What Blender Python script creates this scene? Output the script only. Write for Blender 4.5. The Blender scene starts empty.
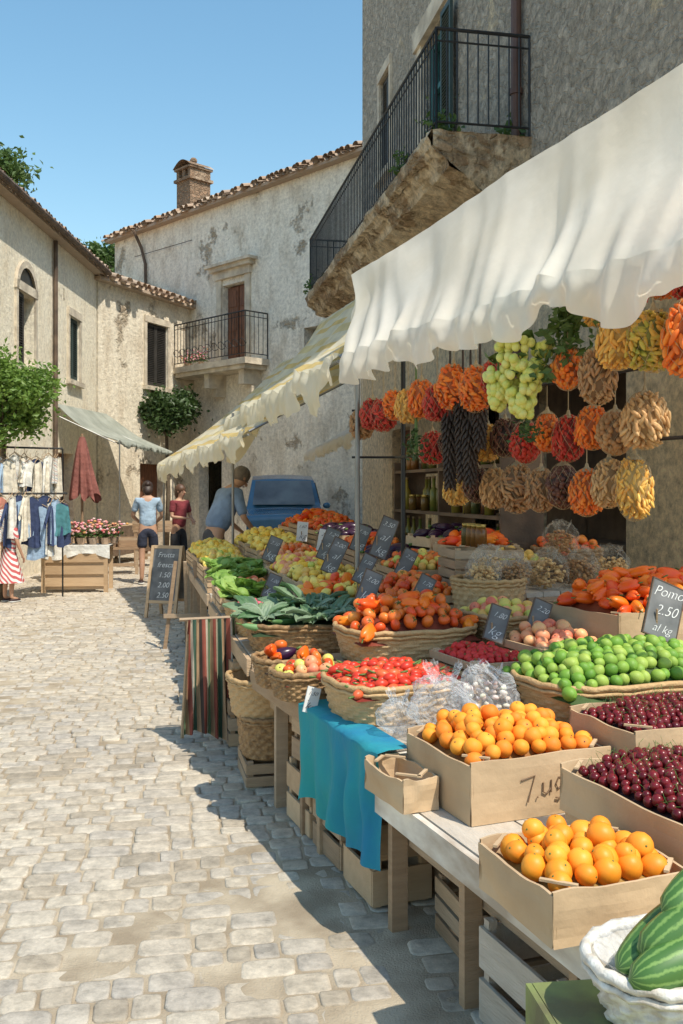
import bpy, math, random
from mathutils import Vector, Matrix, noise, Euler
R = random.Random(11)
scene = bpy.context.scene
COL = scene.collection
pi = math.pi

# ------------------------------------------------------------------ mesh builder
class B:
    def __init__(s): s.v=[]; s.f=[]; s.m=[]
    def add(s, vs, fs, mi=0):
        o=len(s.v); s.v.extend(vs)
        for f in fs: s.f.append([i+o for i in f]); s.m.append(mi)
    def box(s,c,d,mi=0,rot=None):
        hx,hy,hz=d[0]/2,d[1]/2,d[2]/2
        vs=[Vector((x,y,z)) for x in(-hx,hx) for y in(-hy,hy) for z in(-hz,hz)]
        if rot is not None: vs=[rot@v for v in vs]
        c=Vector(c)
        s.add([tuple(v+c) for v in vs],[(0,1,3,2),(4,6,7,5),(0,4,5,1),(2,3,7,6),(0,2,6,4),(1,5,7,3)],mi)
    def b2(s,x0,x1,y0,y1,z0,z1,mi=0):
        s.box(((x0+x1)/2,(y0+y1)/2,(z0+z1)/2),(x1-x0,y1-y0,z1-z0),mi)
    def tube(s,pts,rs,n=8,mi=0,cap=True):
        pts=[Vector(p) for p in pts]
        if not isinstance(rs,(list,tuple)): rs=[rs]*len(pts)
        vs=[];fs=[];up=Vector((0,0,1))
        for i,p in enumerate(pts):
            t=(pts[min(i+1,len(pts)-1)]-pts[max(i-1,0)]).normalized()
            a=t.cross(up)
            if a.length<.05: a=t.cross(Vector((1,0,0)))
            a.normalize(); b=t.cross(a)
            for k in range(n):
                q=2*pi*k/n
                vs.append(tuple(p+(a*math.cos(q)+b*math.sin(q))*rs[i]))
        for i in range(len(pts)-1):
            for k in range(n):
                k2=(k+1)%n
                fs.append((i*n+k,i*n+k2,(i+1)*n+k2,(i+1)*n+k))
        if cap:
            fs.append(tuple(range(n-1,-1,-1))); fs.append(tuple((len(pts)-1)*n+k for k in range(n)))
        s.add(vs,fs,mi)
    def ell(s,c,r,nu=12,nv=8,mi=0,fn=None,rot=None):
        vs=[];fs=[];c=Vector(c)
        for j in range(nv+1):
            th=pi*j/nv
            for i in range(nu):
                ph=2*pi*i/nu
                k=fn(th,ph) if fn else 1
                d=Vector((math.sin(th)*math.cos(ph)*r[0]*k,math.sin(th)*math.sin(ph)*r[1]*k,math.cos(th)*r[2]*k))
                if rot is not None: d=rot@d
                vs.append(tuple(c+d))
        for j in range(nv):
            for i in range(nu):
                i2=(i+1)%nu
                if j==0: fs.append((i,nu+i,nu+i2)) if True else None
                elif j==nv-1: fs.append((j*nu+i,(j+1)*nu+i,j*nu+i2))
                else: fs.append((j*nu+i,(j+1)*nu+i,(j+1)*nu+i2,j*nu+i2))
        s.add(vs,fs,mi)
    def grid(s,fn,nu,nv,mi=0,wrap=False):
        vs=[];fs=[]
        cu=nu if wrap else nu+1
        for j in range(nv+1):
            for i in range(cu): vs.append(tuple(fn(i/nu,j/nv)))
        for j in range(nv):
            for i in range(nu):
                i2=(i+1)%cu
                fs.append((j*cu+i,j*cu+i2,(j+1)*cu+i2,(j+1)*cu+i))
        s.add(vs,fs,mi)
    def leaf(s,c,size,mi=0,asp=.55):
        q=Euler((R.uniform(0,6.3),R.uniform(0,6.3),R.uniform(0,6.3))).to_matrix()
        c=Vector(c); L=size; W=size*asp
        pts=[(0,-L/2,0),(W/2,-L*.05,L*.1),(0,L/2,-L*.05),(-W/2,-L*.05,L*.1),(0,0,-.02*L)]
        s.add([tuple(c+q@Vector(p)) for p in pts],[(0,1,4),(1,2,4),(2,3,4),(3,0,4)],mi)
    def mesh(s,name,mats,smooth=False):
        me=bpy.data.meshes.new(name)
        me.from_pydata(s.v,[],s.f)
        if not isinstance(mats,(list,tuple)): mats=[mats]
        for m in mats: me.materials.append(m)
        me.polygons.foreach_set('material_index',s.m)
        if smooth: me.polygons.foreach_set('use_smooth',[True]*len(me.polygons))
        me.update()
        return me

def obj(name,me,parent=None,loc=(0,0,0),rot=(0,0,0),scale=None,label=None,cat=None,group=None,kind=None):
    o=bpy.data.objects.new(name,me); COL.objects.link(o)
    if parent: o.parent=parent
    o.location=loc; o.rotation_euler=rot
    if scale: o.scale=scale
    if label: o["label"]=label
    if cat: o["category"]=cat
    if group: o["group"]=group
    if kind: o["kind"]=kind
    return o
def thing(name,label,cat,loc=(0,0,0),rz=0,group=None,rot=None):
    return obj(name,None,None,loc,rot or (0,0,rz),None,label,cat,group)
def clone(t,loc,rz=0,label=None,rot=None,scale=None):
    n=t.copy(); COL.objects.link(n); n.location=loc; n.rotation_euler=rot or (0,0,rz)
    if scale: n.scale=scale
    if label: n["label"]=label
    def rec(a,b):
        for c in a.children:
            d=c.copy(); COL.objects.link(d); d.parent=b; rec(c,d)
    rec(t,n)
    return n

# ------------------------------------------------------------------ materials
def newmat(name):
    m=bpy.data.materials.new(name); m.use_nodes=True
    nt=m.node_tree; nt.nodes.clear()
    return m,nt,nt.nodes,nt.links
def c4(c): return (c[0],c[1],c[2],1)
def pm(name,c1,c2=None,rough=.7,scale=6,bump=.2,bscale=60,metal=0,rand=None,trans=0,spec=.5,coord='Object',coat=0,stretch=None,det=5,bd=.01):
    m,nt,N,L=newmat(name)
    out=N.new('ShaderNodeOutputMaterial'); p=N.new('ShaderNodeBsdfPrincipled')
    p.inputs['Roughness'].default_value=rough; p.inputs['Metallic'].default_value=metal
    p.inputs['Specular IOR Level'].default_value=spec; p.inputs['Coat Weight'].default_value=coat
    tc=N.new('ShaderNodeTexCoord'); src=tc.outputs[coord]
    if stretch:
        mp=N.new('ShaderNodeMapping'); mp.inputs['Scale'].default_value=stretch
        L.new(src,mp.inputs[0]); src=mp.outputs[0]
    c2=c2 or tuple(x*.72 for x in c1)
    n=N.new('ShaderNodeTexNoise'); n.inputs['Scale'].default_value=scale; n.inputs['Detail'].default_value=det
    L.new(src,n.inputs['Vector'])
    r=N.new('ShaderNodeValToRGB'); r.color_ramp.elements[0].position=.35; r.color_ramp.elements[1].position=.65
    r.color_ramp.elements[0].color=c4(c2); r.color_ramp.elements[1].color=c4(c1)
    L.new(n.outputs[0],r.inputs[0]); colr=r.outputs[0]
    if rand:
        oi=N.new('ShaderNodeObjectInfo'); g=N.new('ShaderNodeNewGeometry')
        ad=N.new('ShaderNodeMath'); ad.operation='ADD'; L.new(oi.outputs['Random'],ad.inputs[0]); L.new(g.outputs['Random Per Island'],ad.inputs[1])
        fr=N.new('ShaderNodeMath'); fr.operation='FRACT'; L.new(ad.outputs[0],fr.inputs[0])
        rr=N.new('ShaderNodeValToRGB'); els=rr.color_ramp.elements
        while len(els)<len(rand): els.new(.5)
        for i,c in enumerate(rand):
            els[i].position=i/(len(rand)-1); els[i].color=c4(c)
        L.new(fr.outputs[0],rr.inputs[0])
        mx=N.new('ShaderNodeMix'); mx.data_type='RGBA'; mx.inputs[0].default_value=.7
        L.new(colr,mx.inputs[6]); L.new(rr.outputs[0],mx.inputs[7]); colr=mx.outputs[2]
    L.new(colr,p.inputs['Base Color'])
    if bump:
        bn=N.new('ShaderNodeTexNoise'); bn.inputs['Scale'].default_value=bscale; bn.inputs['Detail'].default_value=6
        L.new(src,bn.inputs['Vector'])
        b=N.new('ShaderNodeBump'); b.inputs['Strength'].default_value=bump; b.inputs['Distance'].default_value=bd
        L.new(bn.outputs[0],b.inputs['Height']); L.new(b.outputs[0],p.inputs['Normal'])
    if trans:
        t=N.new('ShaderNodeBsdfTranslucent'); L.new(colr,t.inputs[0])
        ms=N.new('ShaderNodeMixShader'); ms.inputs[0].default_value=trans
        L.new(p.outputs[0],ms.inputs[1]); L.new(t.outputs[0],ms.inputs[2]); L.new(ms.outputs[0],out.inputs[0])
    else: L.new(p.outputs[0],out.inputs[0])
    return m

def wallmat(name,plaster,plaster2,stone,stone2,amount,sscale=5,zone=None,mortar=None,rough=1.0,edge=.16):
    m,nt,N,L=newmat(name)
    out=N.new('ShaderNodeOutputMaterial'); p=N.new('ShaderNodeBsdfPrincipled'); p.inputs['Roughness'].default_value=.92
    p.inputs['Specular IOR Level'].default_value=.15
    tc=N.new('ShaderNodeTexCoord')
    mp=N.new('ShaderNodeMapping'); mp.inputs['Scale'].default_value=(1,1,1.6); L.new(tc.outputs['Object'],mp.inputs[0])
    dn=N.new('ShaderNodeTexNoise'); dn.inputs['Scale'].default_value=5; dn.inputs['Detail'].default_value=6; L.new(mp.outputs[0],dn.inputs['Vector'])
    wv=N.new('ShaderNodeMix'); wv.data_type='RGBA'; wv.blend_type='LINEAR_LIGHT'; wv.inputs[0].default_value=.16
    L.new(mp.outputs[0],wv.inputs[6]); L.new(dn.outputs['Color'],wv.inputs[7])
    vo=N.new('ShaderNodeTexVoronoi'); vo.feature='DISTANCE_TO_EDGE'; vo.inputs['Scale'].default_value=sscale; L.new(wv.outputs[2],vo.inputs['Vector'])
    vc=N.new('ShaderNodeTexVoronoi'); vc.inputs['Scale'].default_value=sscale; L.new(wv.outputs[2],vc.inputs['Vector'])
    er=N.new('ShaderNodeValToRGB'); er.color_ramp.elements[0].position=.02; er.color_ramp.elements[1].position=edge; L.new(vo.outputs['Distance'],er.inputs[0])
    sc=N.new('ShaderNodeMix'); sc.data_type='RGBA'; sc.inputs[6].default_value=c4(stone); sc.inputs[7].default_value=c4(stone2); L.new(vc.outputs['Color'],sc.inputs[0])
    fn=N.new('ShaderNodeTexNoise'); fn.inputs['Scale'].default_value=11; fn.inputs['Detail'].default_value=12; fn.inputs['Roughness'].default_value=.78; L.new(tc.outputs['Object'],fn.inputs['Vector'])
    fr=N.new('ShaderNodeMapRange'); fr.inputs[1].default_value=.35; fr.inputs[2].default_value=.62; fr.inputs[3].default_value=max(.1,1-.6*rough); fr.inputs[4].default_value=1+.25*rough; L.new(fn.outputs[0],fr.inputs[0])
    mo=N.new('ShaderNodeMix'); mo.data_type='RGBA'; L.new(er.outputs[0],mo.inputs[0]); mo.inputs[6].default_value=c4(mortar or [x*.85 for x in plaster2]); L.new(sc.outputs[2],mo.inputs[7])
    ln=N.new('ShaderNodeTexNoise'); ln.inputs['Scale'].default_value=.8; ln.inputs['Detail'].default_value=10; ln.inputs['Roughness'].default_value=.68; L.new(tc.outputs['Object'],ln.inputs['Vector'])
    sm=N.new('ShaderNodeMapping'); sm.inputs['Scale'].default_value=(1.6,1.6,.7); L.new(tc.outputs['Object'],sm.inputs[0])
    sn=N.new('ShaderNodeTexNoise'); sn.inputs['Scale'].default_value=1.3; sn.inputs['Detail'].default_value=10; sn.inputs['Roughness'].default_value=.68; L.new(sm.outputs[0],sn.inputs['Vector'])
    sr=N.new('ShaderNodeValToRGB'); sr.color_ramp.elements[0].position=.36; sr.color_ramp.elements[1].position=.53
    sr.color_ramp.elements[0].color=c4(plaster2); sr.color_ramp.elements[1].color=c4(plaster); L.new(sn.outputs[0],sr.inputs[0])
    am=N.new('ShaderNodeValToRGB'); am.color_ramp.elements[0].position=max(0,1-amount-.03)*.6+.2; am.color_ramp.elements[1].position=min(1,(1-amount+.03)*.6+.2)
    hn=ln.outputs[0]
    if zone:
        sx=N.new('ShaderNodeSeparateXYZ'); L.new(tc.outputs['Object'],sx.inputs[0])
        mr=N.new('ShaderNodeMapRange'); mr.inputs[1].default_value=zone[0]-zone[1]; mr.inputs[2].default_value=zone[0]+zone[1]; mr.inputs[3].default_value=.45; mr.inputs[4].default_value=0; L.new(sx.outputs[2],mr.inputs[0])
        ad=N.new('ShaderNodeMath'); ad.operation='ADD'; L.new(hn,ad.inputs[0]); L.new(mr.outputs[0],ad.inputs[1]); hn=ad.outputs[0]
    L.new(hn,am.inputs[0])
    mm=N.new('ShaderNodeMix'); mm.data_type='RGBA'; L.new(am.outputs[0],mm.inputs[0]); L.new(mo.outputs[2],mm.inputs[6]); L.new(sr.outputs[0],mm.inputs[7])
    mu=N.new('ShaderNodeMix'); mu.data_type='RGBA'; mu.blend_type='MULTIPLY'; mu.inputs[0].default_value=.7; L.new(mm.outputs[2],mu.inputs[6]); L.new(fr.outputs[0],mu.inputs[7])
    L.new(mu.outputs[2],p.inputs['Base Color'])
    h1=N.new('ShaderNodeMix'); h1.data_type='FLOAT'; L.new(am.outputs[0],h1.inputs[0]); L.new(er.outputs[0],h1.inputs[2]); h1.inputs[3].default_value=1.2
    h2=N.new('ShaderNodeMath'); h2.operation='MULTIPLY_ADD'; L.new(fn.outputs[0],h2.inputs[0]); h2.inputs[1].default_value=1.5*rough; L.new(h1.outputs[0],h2.inputs[2])
    b=N.new('ShaderNodeBump'); b.inputs['Strength'].default_value=.85; b.inputs['Distance'].default_value=.05*rough; L.new(h2.outputs[0],b.inputs['Height']); L.new(b.outputs[0],p.inputs['Normal'])
    L.new(p.outputs[0],out.inputs[0])
    return m

def clothmat(name,cols,direction=(1,0,0),scale=6,trans=.3,rough=.9,wob=0):
    m,nt,N,L=newmat(name)
    out=N.new('ShaderNodeOutputMaterial'); p=N.new('ShaderNodeBsdfPrincipled'); p.inputs['Roughness'].default_value=rough
    p.inputs['Specular IOR Level'].default_value=.2
    tc=N.new('ShaderNodeTexCoord'); d=N.new('ShaderNodeVectorMath'); d.operation='DOT_PRODUCT'; d.inputs[1].default_value=direction
    L.new(tc.outputs['Object'],d.inputs[0])
    n=N.new('ShaderNodeTexNoise'); n.inputs['Scale'].default_value=7; n.inputs['Detail'].default_value=6; L.new(tc.outputs['Object'],n.inputs['Vector'])
    mu=N.new('ShaderNodeMath'); mu.operation='MULTIPLY'; mu.inputs[1].default_value=scale; L.new(d.outputs['Value'],mu.inputs[0])
    wo=N.new('ShaderNodeMath'); wo.operation='MULTIPLY_ADD'; wo.inputs[1].default_value=wob; L.new(n.outputs[0],wo.inputs[0]); L.new(mu.outputs[0],wo.inputs[2])
    fr=N.new('ShaderNodeMath'); fr.operation='FRACT'; L.new(wo.outputs[0],fr.inputs[0])
    r=N.new('ShaderNodeValToRGB'); r.color_ramp.interpolation='CONSTANT'; e=r.color_ramp.elements
    while len(e)<len(cols): e.new(.5)
    for i,(pos,c) in enumerate(cols): e[i].position=pos; e[i].color=c4(c)
    L.new(fr.outputs[0],r.inputs[0])
    mr=N.new('ShaderNodeMapRange'); mr.inputs[1].default_value=.3; mr.inputs[2].default_value=.7; mr.inputs[3].default_value=.8; mr.inputs[4].default_value=1.05; L.new(n.outputs[0],mr.inputs[0])
    mx=N.new('ShaderNodeMix'); mx.data_type='RGBA'; mx.blend_type='MULTIPLY'; mx.inputs[0].default_value=1; L.new(r.outputs[0],mx.inputs[6]); L.new(mr.outputs[0],mx.inputs[7])
    L.new(mx.outputs[2],p.inputs['Base Color'])
    b=N.new('ShaderNodeBump'); b.inputs['Strength'].default_value=.4; b.inputs['Distance'].default_value=.02; L.new(n.outputs[0],b.inputs['Height']); L.new(b.outputs[0],p.inputs['Normal'])
    t=N.new('ShaderNodeBsdfTranslucent'); L.new(mx.outputs[2],t.inputs[0])
    ms=N.new('ShaderNodeMixShader'); ms.inputs[0].default_value=trans; L.new(p.outputs[0],ms.inputs[1]); L.new(t.outputs[0],ms.inputs[2]); L.new(ms.outputs[0],out.inputs[0])
    return m

def filmmat(name,col,alpha,add=.45,rg=.16):
    m,nt,N,L=newmat(name)
    out=N.new('ShaderNodeOutputMaterial'); p=N.new('ShaderNodeBsdfPrincipled'); p.inputs['Roughness'].default_value=rg; p.inputs['Base Color'].default_value=c4(col)
    t=N.new('ShaderNodeBsdfTransparent'); ms=N.new('ShaderNodeMixShader')
    lw=N.new('ShaderNodeLayerWeight'); lw.inputs[0].default_value=.35
    n=N.new('ShaderNodeTexNoise'); n.inputs['Scale'].default_value=9; n.inputs['Detail'].default_value=2; n.inputs['Distortion'].default_value=2.5
    tc=N.new('ShaderNodeTexCoord'); L.new(tc.outputs['Object'],n.inputs['Vector'])
    b=N.new('ShaderNodeBump'); b.inputs['Strength'].default_value=1; b.inputs['Distance'].default_value=.04; L.new(n.outputs[0],b.inputs['Height']); L.new(b.outputs[0],p.inputs['Normal']); L.new(b.outputs[0],lw.inputs['Normal'])
    mr=N.new('ShaderNodeMapRange'); mr.inputs[3].default_value=alpha; mr.inputs[4].default_value=min(1,alpha+add); L.new(lw.outputs['Facing'],mr.inputs[0])
    L.new(mr.outputs[0],ms.inputs[0]); L.new(t.outputs[0],ms.inputs[1]); L.new(p.outputs[0],ms.inputs[2]); L.new(ms.outputs[0],out.inputs[0])
    return m

wood=pm('wood_weathered',(.48,.33,.2),(.24,.15,.08),scale=5,stretch=(1,1,8),bump=.5,bscale=30,rand=[(.54,.38,.23),(.3,.19,.11),(.46,.35,.24)])
woodH=pm('wood_pine',(.62,.43,.25),(.4,.25,.13),scale=4,stretch=(1,6,6),bump=.4,bscale=25,rand=[(.66,.47,.29),(.42,.28,.16),(.58,.44,.29)])
woodgrey=pm('wood_grey_plank',(.6,.53,.44),(.3,.25,.19),scale=5,stretch=(6,1,6),bump=.6,bscale=25,rand=[(.62,.55,.46),(.45,.38,.3),(.55,.49,.41)])
woodwhite=pm('wood_painted_white',(.8,.76,.67),(.42,.34,.26),scale=9,bump=.6,bscale=30,stretch=(1,.4,1))
wooddark=pm('wood_dark',(.15,.1,.065),(.07,.045,.03),scale=5,bump=.4)
greenpaint=pm('green_painted_wood',(.24,.3,.09),(.13,.13,.06),scale=7,bump=.5,bscale=20)
card=pm('cardboard',(.62,.44,.26),(.45,.31,.18),rough=.85,scale=2.6,bump=.35,bscale=24,det=8)
wick=pm('wicker',(.58,.38,.18),(.28,.16,.06),scale=40,bump=.6,bscale=90,rand=[(.6,.4,.2),(.48,.29,.12),(.64,.45,.24)])
wickd=pm('wicker_brown',(.42,.25,.11),(.2,.11,.045),scale=40,bump=.6,bscale=90)
wickw=pm('wicker_whitewashed',(.8,.77,.7),(.52,.46,.38),scale=30,bump=.4,bscale=80)
iron=pm('black_iron',(.025,.025,.025),rough=.5,metal=.3,bump=.1)
steel=pm('steel_pole',(.3,.3,.29),rough=.45,metal=.7,bump=0)
rope=pm('rope',(.5,.38,.22),rough=.9)
slate=pm('chalkboard',(.1,.103,.105),(.2,.2,.2),rough=.8,scale=8,bump=0)
chalk=pm('chalk',(.85,.85,.82),(.5,.5,.5),rough=.9,bump=0,scale=60)
paper=pm('paper_white',(.75,.75,.72),rough=.8,bump=.1)
ink=pm('marker_ink',(.04,.02,.02),rough=.6,bump=0)
canvas=pm('canvas_white',(.96,.91,.8),(.89,.82,.68),rough=.9,scale=1.6,bump=.3,bscale=8,trans=.42,bd=.02)
film=filmmat('clear_plastic_film',(.88,.9,.92),.06)
film2=filmmat('soft_plastic_film',(.85,.78,.66),.02,.22,.3)

class Fr:
    def __init__(s,o,ang):
        s.o=Vector((o[0],o[1],0)); s.a=ang
        s.n=Vector((math.cos(ang),math.sin(ang),0)); s.d=Vector((-math.sin(ang),math.cos(ang),0))
    def p(s,u,v,z=0):
        q=s.o+s.d*u+s.n*v; return Vector((q.x,q.y,z))
A=Fr((.67,2.0),math.radians(20.8))
Q=Fr((-.47,5.0),math.radians(12.4))

# ------------------------------------------------------------------ ground
sand=pm('sandy_joints',(.5,.415,.3),(.3,.235,.16),rough=.95,scale=5,bump=.7,bscale=140,det=9)
ystep=[-40,-10,0]+[1+i*.11 for i in range(230)]+[40,90,180]
xs=[-180,-60,-20]+[-10+i*.12 for i in range(130)]+[20,60,180]
b=B(); nx=len(xs)
for y in ystep:
    for x in xs:
        near=1<=y<=26.2 and -10<=x<=6
        z=-.012
        if near: z=-.0045+.017*(noise.noise(Vector((x*.55,y*.45,0)))) +.007*noise.noise(Vector((x*3,y*3,5)))
        b.v.append((x,y,z))
for j in range(len(ystep)-1):
    for i in range(nx-1):
        b.f.append((j*nx+i,j*nx+i+1,(j+1)*nx+i+1,(j+1)*nx+i)); b.m.append(0)
obj('ground',b.mesh('ground',sand,True),kind='structure')
stone,nt,N,L=newmat('paving_stone')
out=N.new('ShaderNodeOutputMaterial'); p=N.new('ShaderNodeBsdfPrincipled'); p.inputs['Roughness'].default_value=.62
g=N.new('ShaderNodeNewGeometry'); tc=N.new('ShaderNodeTexCoord')
rr=N.new('ShaderNodeValToRGB'); e=rr.color_ramp.elements; e.new(.3); e.new(.6); e.new(.85)
for i,c in enumerate([(.36,.3,.225),(.56,.485,.385),(.44,.395,.34),(.62,.545,.435),(.42,.345,.255)]): e[i].color=c4(c)
for i,q in enumerate([0,.25,.5,.75,1]): e[i].position=q
L.new(g.outputs['Random Per Island'],rr.inputs[0])
n1=N.new('ShaderNodeTexNoise'); n1.inputs['Scale'].default_value=14; n1.inputs['Detail'].default_value=11; n1.inputs['Roughness'].default_value=.78; L.new(tc.outputs['Object'],n1.inputs['Vector'])
n2=N.new('ShaderNodeTexNoise'); n2.inputs['Scale'].default_value=.8; n2.inputs['Detail'].default_value=8; L.new(tc.outputs['Object'],n2.inputs['Vector'])
r2=N.new('ShaderNodeValToRGB'); r2.color_ramp.elements[0].position=.4; r2.color_ramp.elements[1].position=.66; L.new(n2.outputs[0],r2.inputs[0])
mx=N.new('ShaderNodeMix'); mx.data_type='RGBA'; mx.inputs[7].default_value=(.6,.515,.395,1); L.new(rr.outputs[0],mx.inputs[6])
k=N.new('ShaderNodeMath'); k.operation='MULTIPLY'; k.inputs[1].default_value=.6; L.new(r2.outputs[0],k.inputs[0]); L.new(k.outputs[0],mx.inputs[0])
mr=N.new('ShaderNodeMapRange'); mr.inputs[1].default_value=.33; mr.inputs[2].default_value=.67; mr.inputs[3].default_value=.55; mr.inputs[4].default_value=1.28; L.new(n1.outputs[0],mr.inputs[0])
mu=N.new('ShaderNodeMix'); mu.data_type='RGBA'; mu.blend_type='MULTIPLY'; mu.inputs[0].default_value=1; L.new(mx.outputs[2],mu.inputs[6]); L.new(mr.outputs[0],mu.inputs[7]); L.new(mu.outputs[2],p.inputs['Base Color'])
bp=N.new('ShaderNodeBump'); bp.inputs['Strength'].default_value=.8; bp.inputs['Distance'].default_value=.014; L.new(n1.outputs[0],bp.inputs['Height']); L.new(bp.outputs[0],p.inputs['Normal'])
L.new(p.outputs[0],out.inputs[0])
b=B(); ca,sa=math.cos(.16),math.sin(.16)
y=-2.0
while y<27:
    dy=R.uniform(.09,.13); x=-14+R.uniform(0,.2)
    while x<9:
        w=R.choice((R.uniform(.09,.13),R.uniform(.12,.2)))
        cx=x+w/2; cy=y+dy/2+.35*math.sin(cx*.45+.4)+.02*math.sin(cx*2.3+y)
        X=cx*ca-cy*sa; Y=cx*sa+cy*ca
        if 1.4<Y<25 and -.46*Y-1.2<X<min(.42*Y+.6,3.71-.19*Y+.1) and R.random()>.012:
            gap=R.uniform(.001,.005); hx=w/2-gap; hy=dy/2-gap
            h=.006+R.uniform(-.005,.004); tx=R.uniform(-.03,.03); ty=R.uniform(-.03,.03); n=12; rj=R.uniform(-.03,.03); cj,sj=math.cos(rj),math.sin(rj); ex=R.uniform(.24,.42)
            ring=[]
            for q in range(n):
                an=2*pi*(q+.5)/n; c_,s_=math.cos(an),math.sin(an)
                px=math.copysign(abs(c_)**ex,c_)*hx*R.uniform(.93,1.03); py=math.copysign(abs(s_)**ex,s_)*hy*R.uniform(.92,1.04)
                ring.append((px*cj-py*sj,px*sj+py*cj))
            vs=[]
            for (kk,zz) in ((1.01,-.03),(1,h-.006),(.965,h-.0012),(.85,h)):
                for (px,py) in ring:
                    ax,ay=px*kk,py*kk
                    vs.append((X+ax*ca-ay*sa,Y+ax*sa+ay*ca,zz+ax*tx+ay*ty))
            vs.append((X,Y,h+R.uniform(-.003,.001)))
            fs=[]
            for q in range(n):
                q2=(q+1)%n
                fs+= [(q,q2,n+q2,n+q),(n+q,n+q2,2*n+q2,2*n+q),(2*n+q,2*n+q2,3*n+q2,3*n+q),(3*n+q,3*n+q2,4*n)]
            b.add(vs,fs)
        x+=w
    y+=dy
obj('road',b.mesh('road',stone,True),kind='structure')

# ------------------------------------------------------------------ buildings
wall_left=wallmat('cream_plaster_wall',(.95,.86,.68),(.82,.71,.53),(.56,.46,.33),(.4,.32,.23),.78,rough=.75)
wall_mid=wallmat('peeling_plaster_wall',(.93,.83,.66),(.72,.61,.46),(.54,.44,.31),(.36,.28,.2),.64,rough=.85)
wall_cen=wallmat('old_plaster_wall',(.94,.87,.74),(.7,.62,.5),(.58,.48,.35),(.4,.32,.22),.67,4.5,rough=.85)
wall_right=wallmat('grey_rubble_wall',(.94,.78,.54),(.82,.66,.44),(.78,.69,.56),(.5,.44,.35),.3,6,zone=(4.1,.5),mortar=(.7,.61,.49),rough=1.3,edge=.1)
stonetrim=pm('limestone_trim',(.72,.63,.49),(.46,.39,.3),rough=.9,scale=4,bump=.6,bscale=25,bd=.03)
tilem=pm('clay_roof_tile',(.44,.3,.2),(.25,.17,.12),rough=.9,scale=9,bump=.4,rand=[(.47,.32,.21),(.32,.24,.18),(.54,.43,.32),(.36,.24,.16)])
shutter=pm('dark_green_shutter',(.025,.05,.045),(.04,.065,.06),rough=.6,bump=.2)
shutterd=pm('dark_shutter',(.03,.028,.025),(.05,.045,.04),rough=.6)
tealdoor=pm('teal_door_paint',(.03,.16,.17),(.02,.1,.11),rough=.5)
browndoor=pm('brown_door',(.24,.1,.05),(.12,.05,.03),rough=.6,stretch=(6,6,1))
glassdark=pm('dark_window_glass',(.03,.035,.04),rough=.1,bump=0)

def building(name,label,p0,p1,H,D,mat,openings,roofm=tilem):
    dx,dy=p1[0]-p0[0],p1[1]-p0[1]; Ln=math.hypot(dx,dy)
    t=thing(name,label,'building',(p0[0],p0[1],0),math.atan2(dy,dx))
    b=B(); th=.32
    X=sorted({0,Ln}|{o[i] for o in openings for i in(0,1)}); Z=sorted({0,H}|{o[i] for o in openings for i in(2,3)})
    for i in range(len(X)-1):
        for j in range(len(Z)-1):
            xm,zm=(X[i]+X[i+1])/2,(Z[j]+Z[j+1])/2
            if any(o[0]<xm<o[1] and o[2]<zm<o[3] for o in openings): continue
            b.add([(X[i],0,Z[j]),(X[i+1],0,Z[j]),(X[i+1],0,Z[j+1]),(X[i],0,Z[j+1])],[(0,1,2,3)])
            b.add([(X[i],th,Z[j]),(X[i+1],th,Z[j]),(X[i+1],th,Z[j+1]),(X[i],th,Z[j+1])],[(3,2,1,0)])
    for o in openings:
        x0,x1,z0,z1=o[:4]
        b.add([(x0,0,z0),(x0,0,z1),(x0,th,z1),(x0,th,z0)],[(0,1,2,3)])
        b.add([(x1,0,z0),(x1,0,z1),(x1,th,z1),(x1,th,z0)],[(3,2,1,0)])
        b.add([(x0,0,z1),(x1,0,z1),(x1,th,z1),(x0,th,z1)],[(0,1,2,3)])
        if z0>0: b.add([(x0,0,z0),(x1,0,z0),(x1,th,z0),(x0,th,z0)],[(3,2,1,0)])
    b.add([(0,0,0),(0,0,H),(0,D,H),(0,D,0)],[(0,1,2,3)])
    b.add([(Ln,0,0),(Ln,0,H),(Ln,D,H),(Ln,D,0)],[(3,2,1,0)])
    b.add([(0,D,0),(0,D,H),(Ln,D,H),(Ln,D,0)],[(0,1,2,3)])
    b.add([(0,0,H-.02),(Ln,0,H-.02),(Ln,D,H-.02),(0,D,H-.02)],[(0,1,2,3)])
    obj('wall',b.mesh('wall',mat),t)
    return t,Ln
def roof(t,Ln,H,run=2.5,pitch=.36,over=.28,x0=-.2,seed=1,rag=.04):
    rr=random.Random(seed); b=B(); w=.2; x=x0
    while x<Ln+.2:
        for r in range(7):
            y0=-over+r*.38+rr.uniform(-rag,rag); y1=y0+.44
            for up in (1,0):
                cx=x+(w/2 if up else 0)+rr.uniform(-.01,.01); rad=.085 if up else .095
                dz=(.0 if up else -.02)+rr.uniform(-.012,.012)
                def f(u,v):
                    a=pi*u; yy=y0+(y1-y0)*v; rd=rad*(1-.12*v)
                    z=H+.06+(yy+over)*pitch+(math.sin(a) if up else -math.sin(a)*.75)*rd+dz-.03*v
                    return (cx+math.cos(a)*rd,yy,z)
                b.grid(f,6,1)
        x+=w
    b.b2(x0,Ln+.1,-over+.06,0-.003,H-.07,H+.0)
    b.add([(x0,-over+.1,H+.02),(Ln+.2,-over+.1,H+.02),(Ln+.2,run*2,H+.02+(run*2+over)*pitch),(x0,run*2,H+.02+(run*2+over)*pitch)],[(0,1,2,3)])
    return obj('roof',b.mesh('roof',tilem,False),t)
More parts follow.
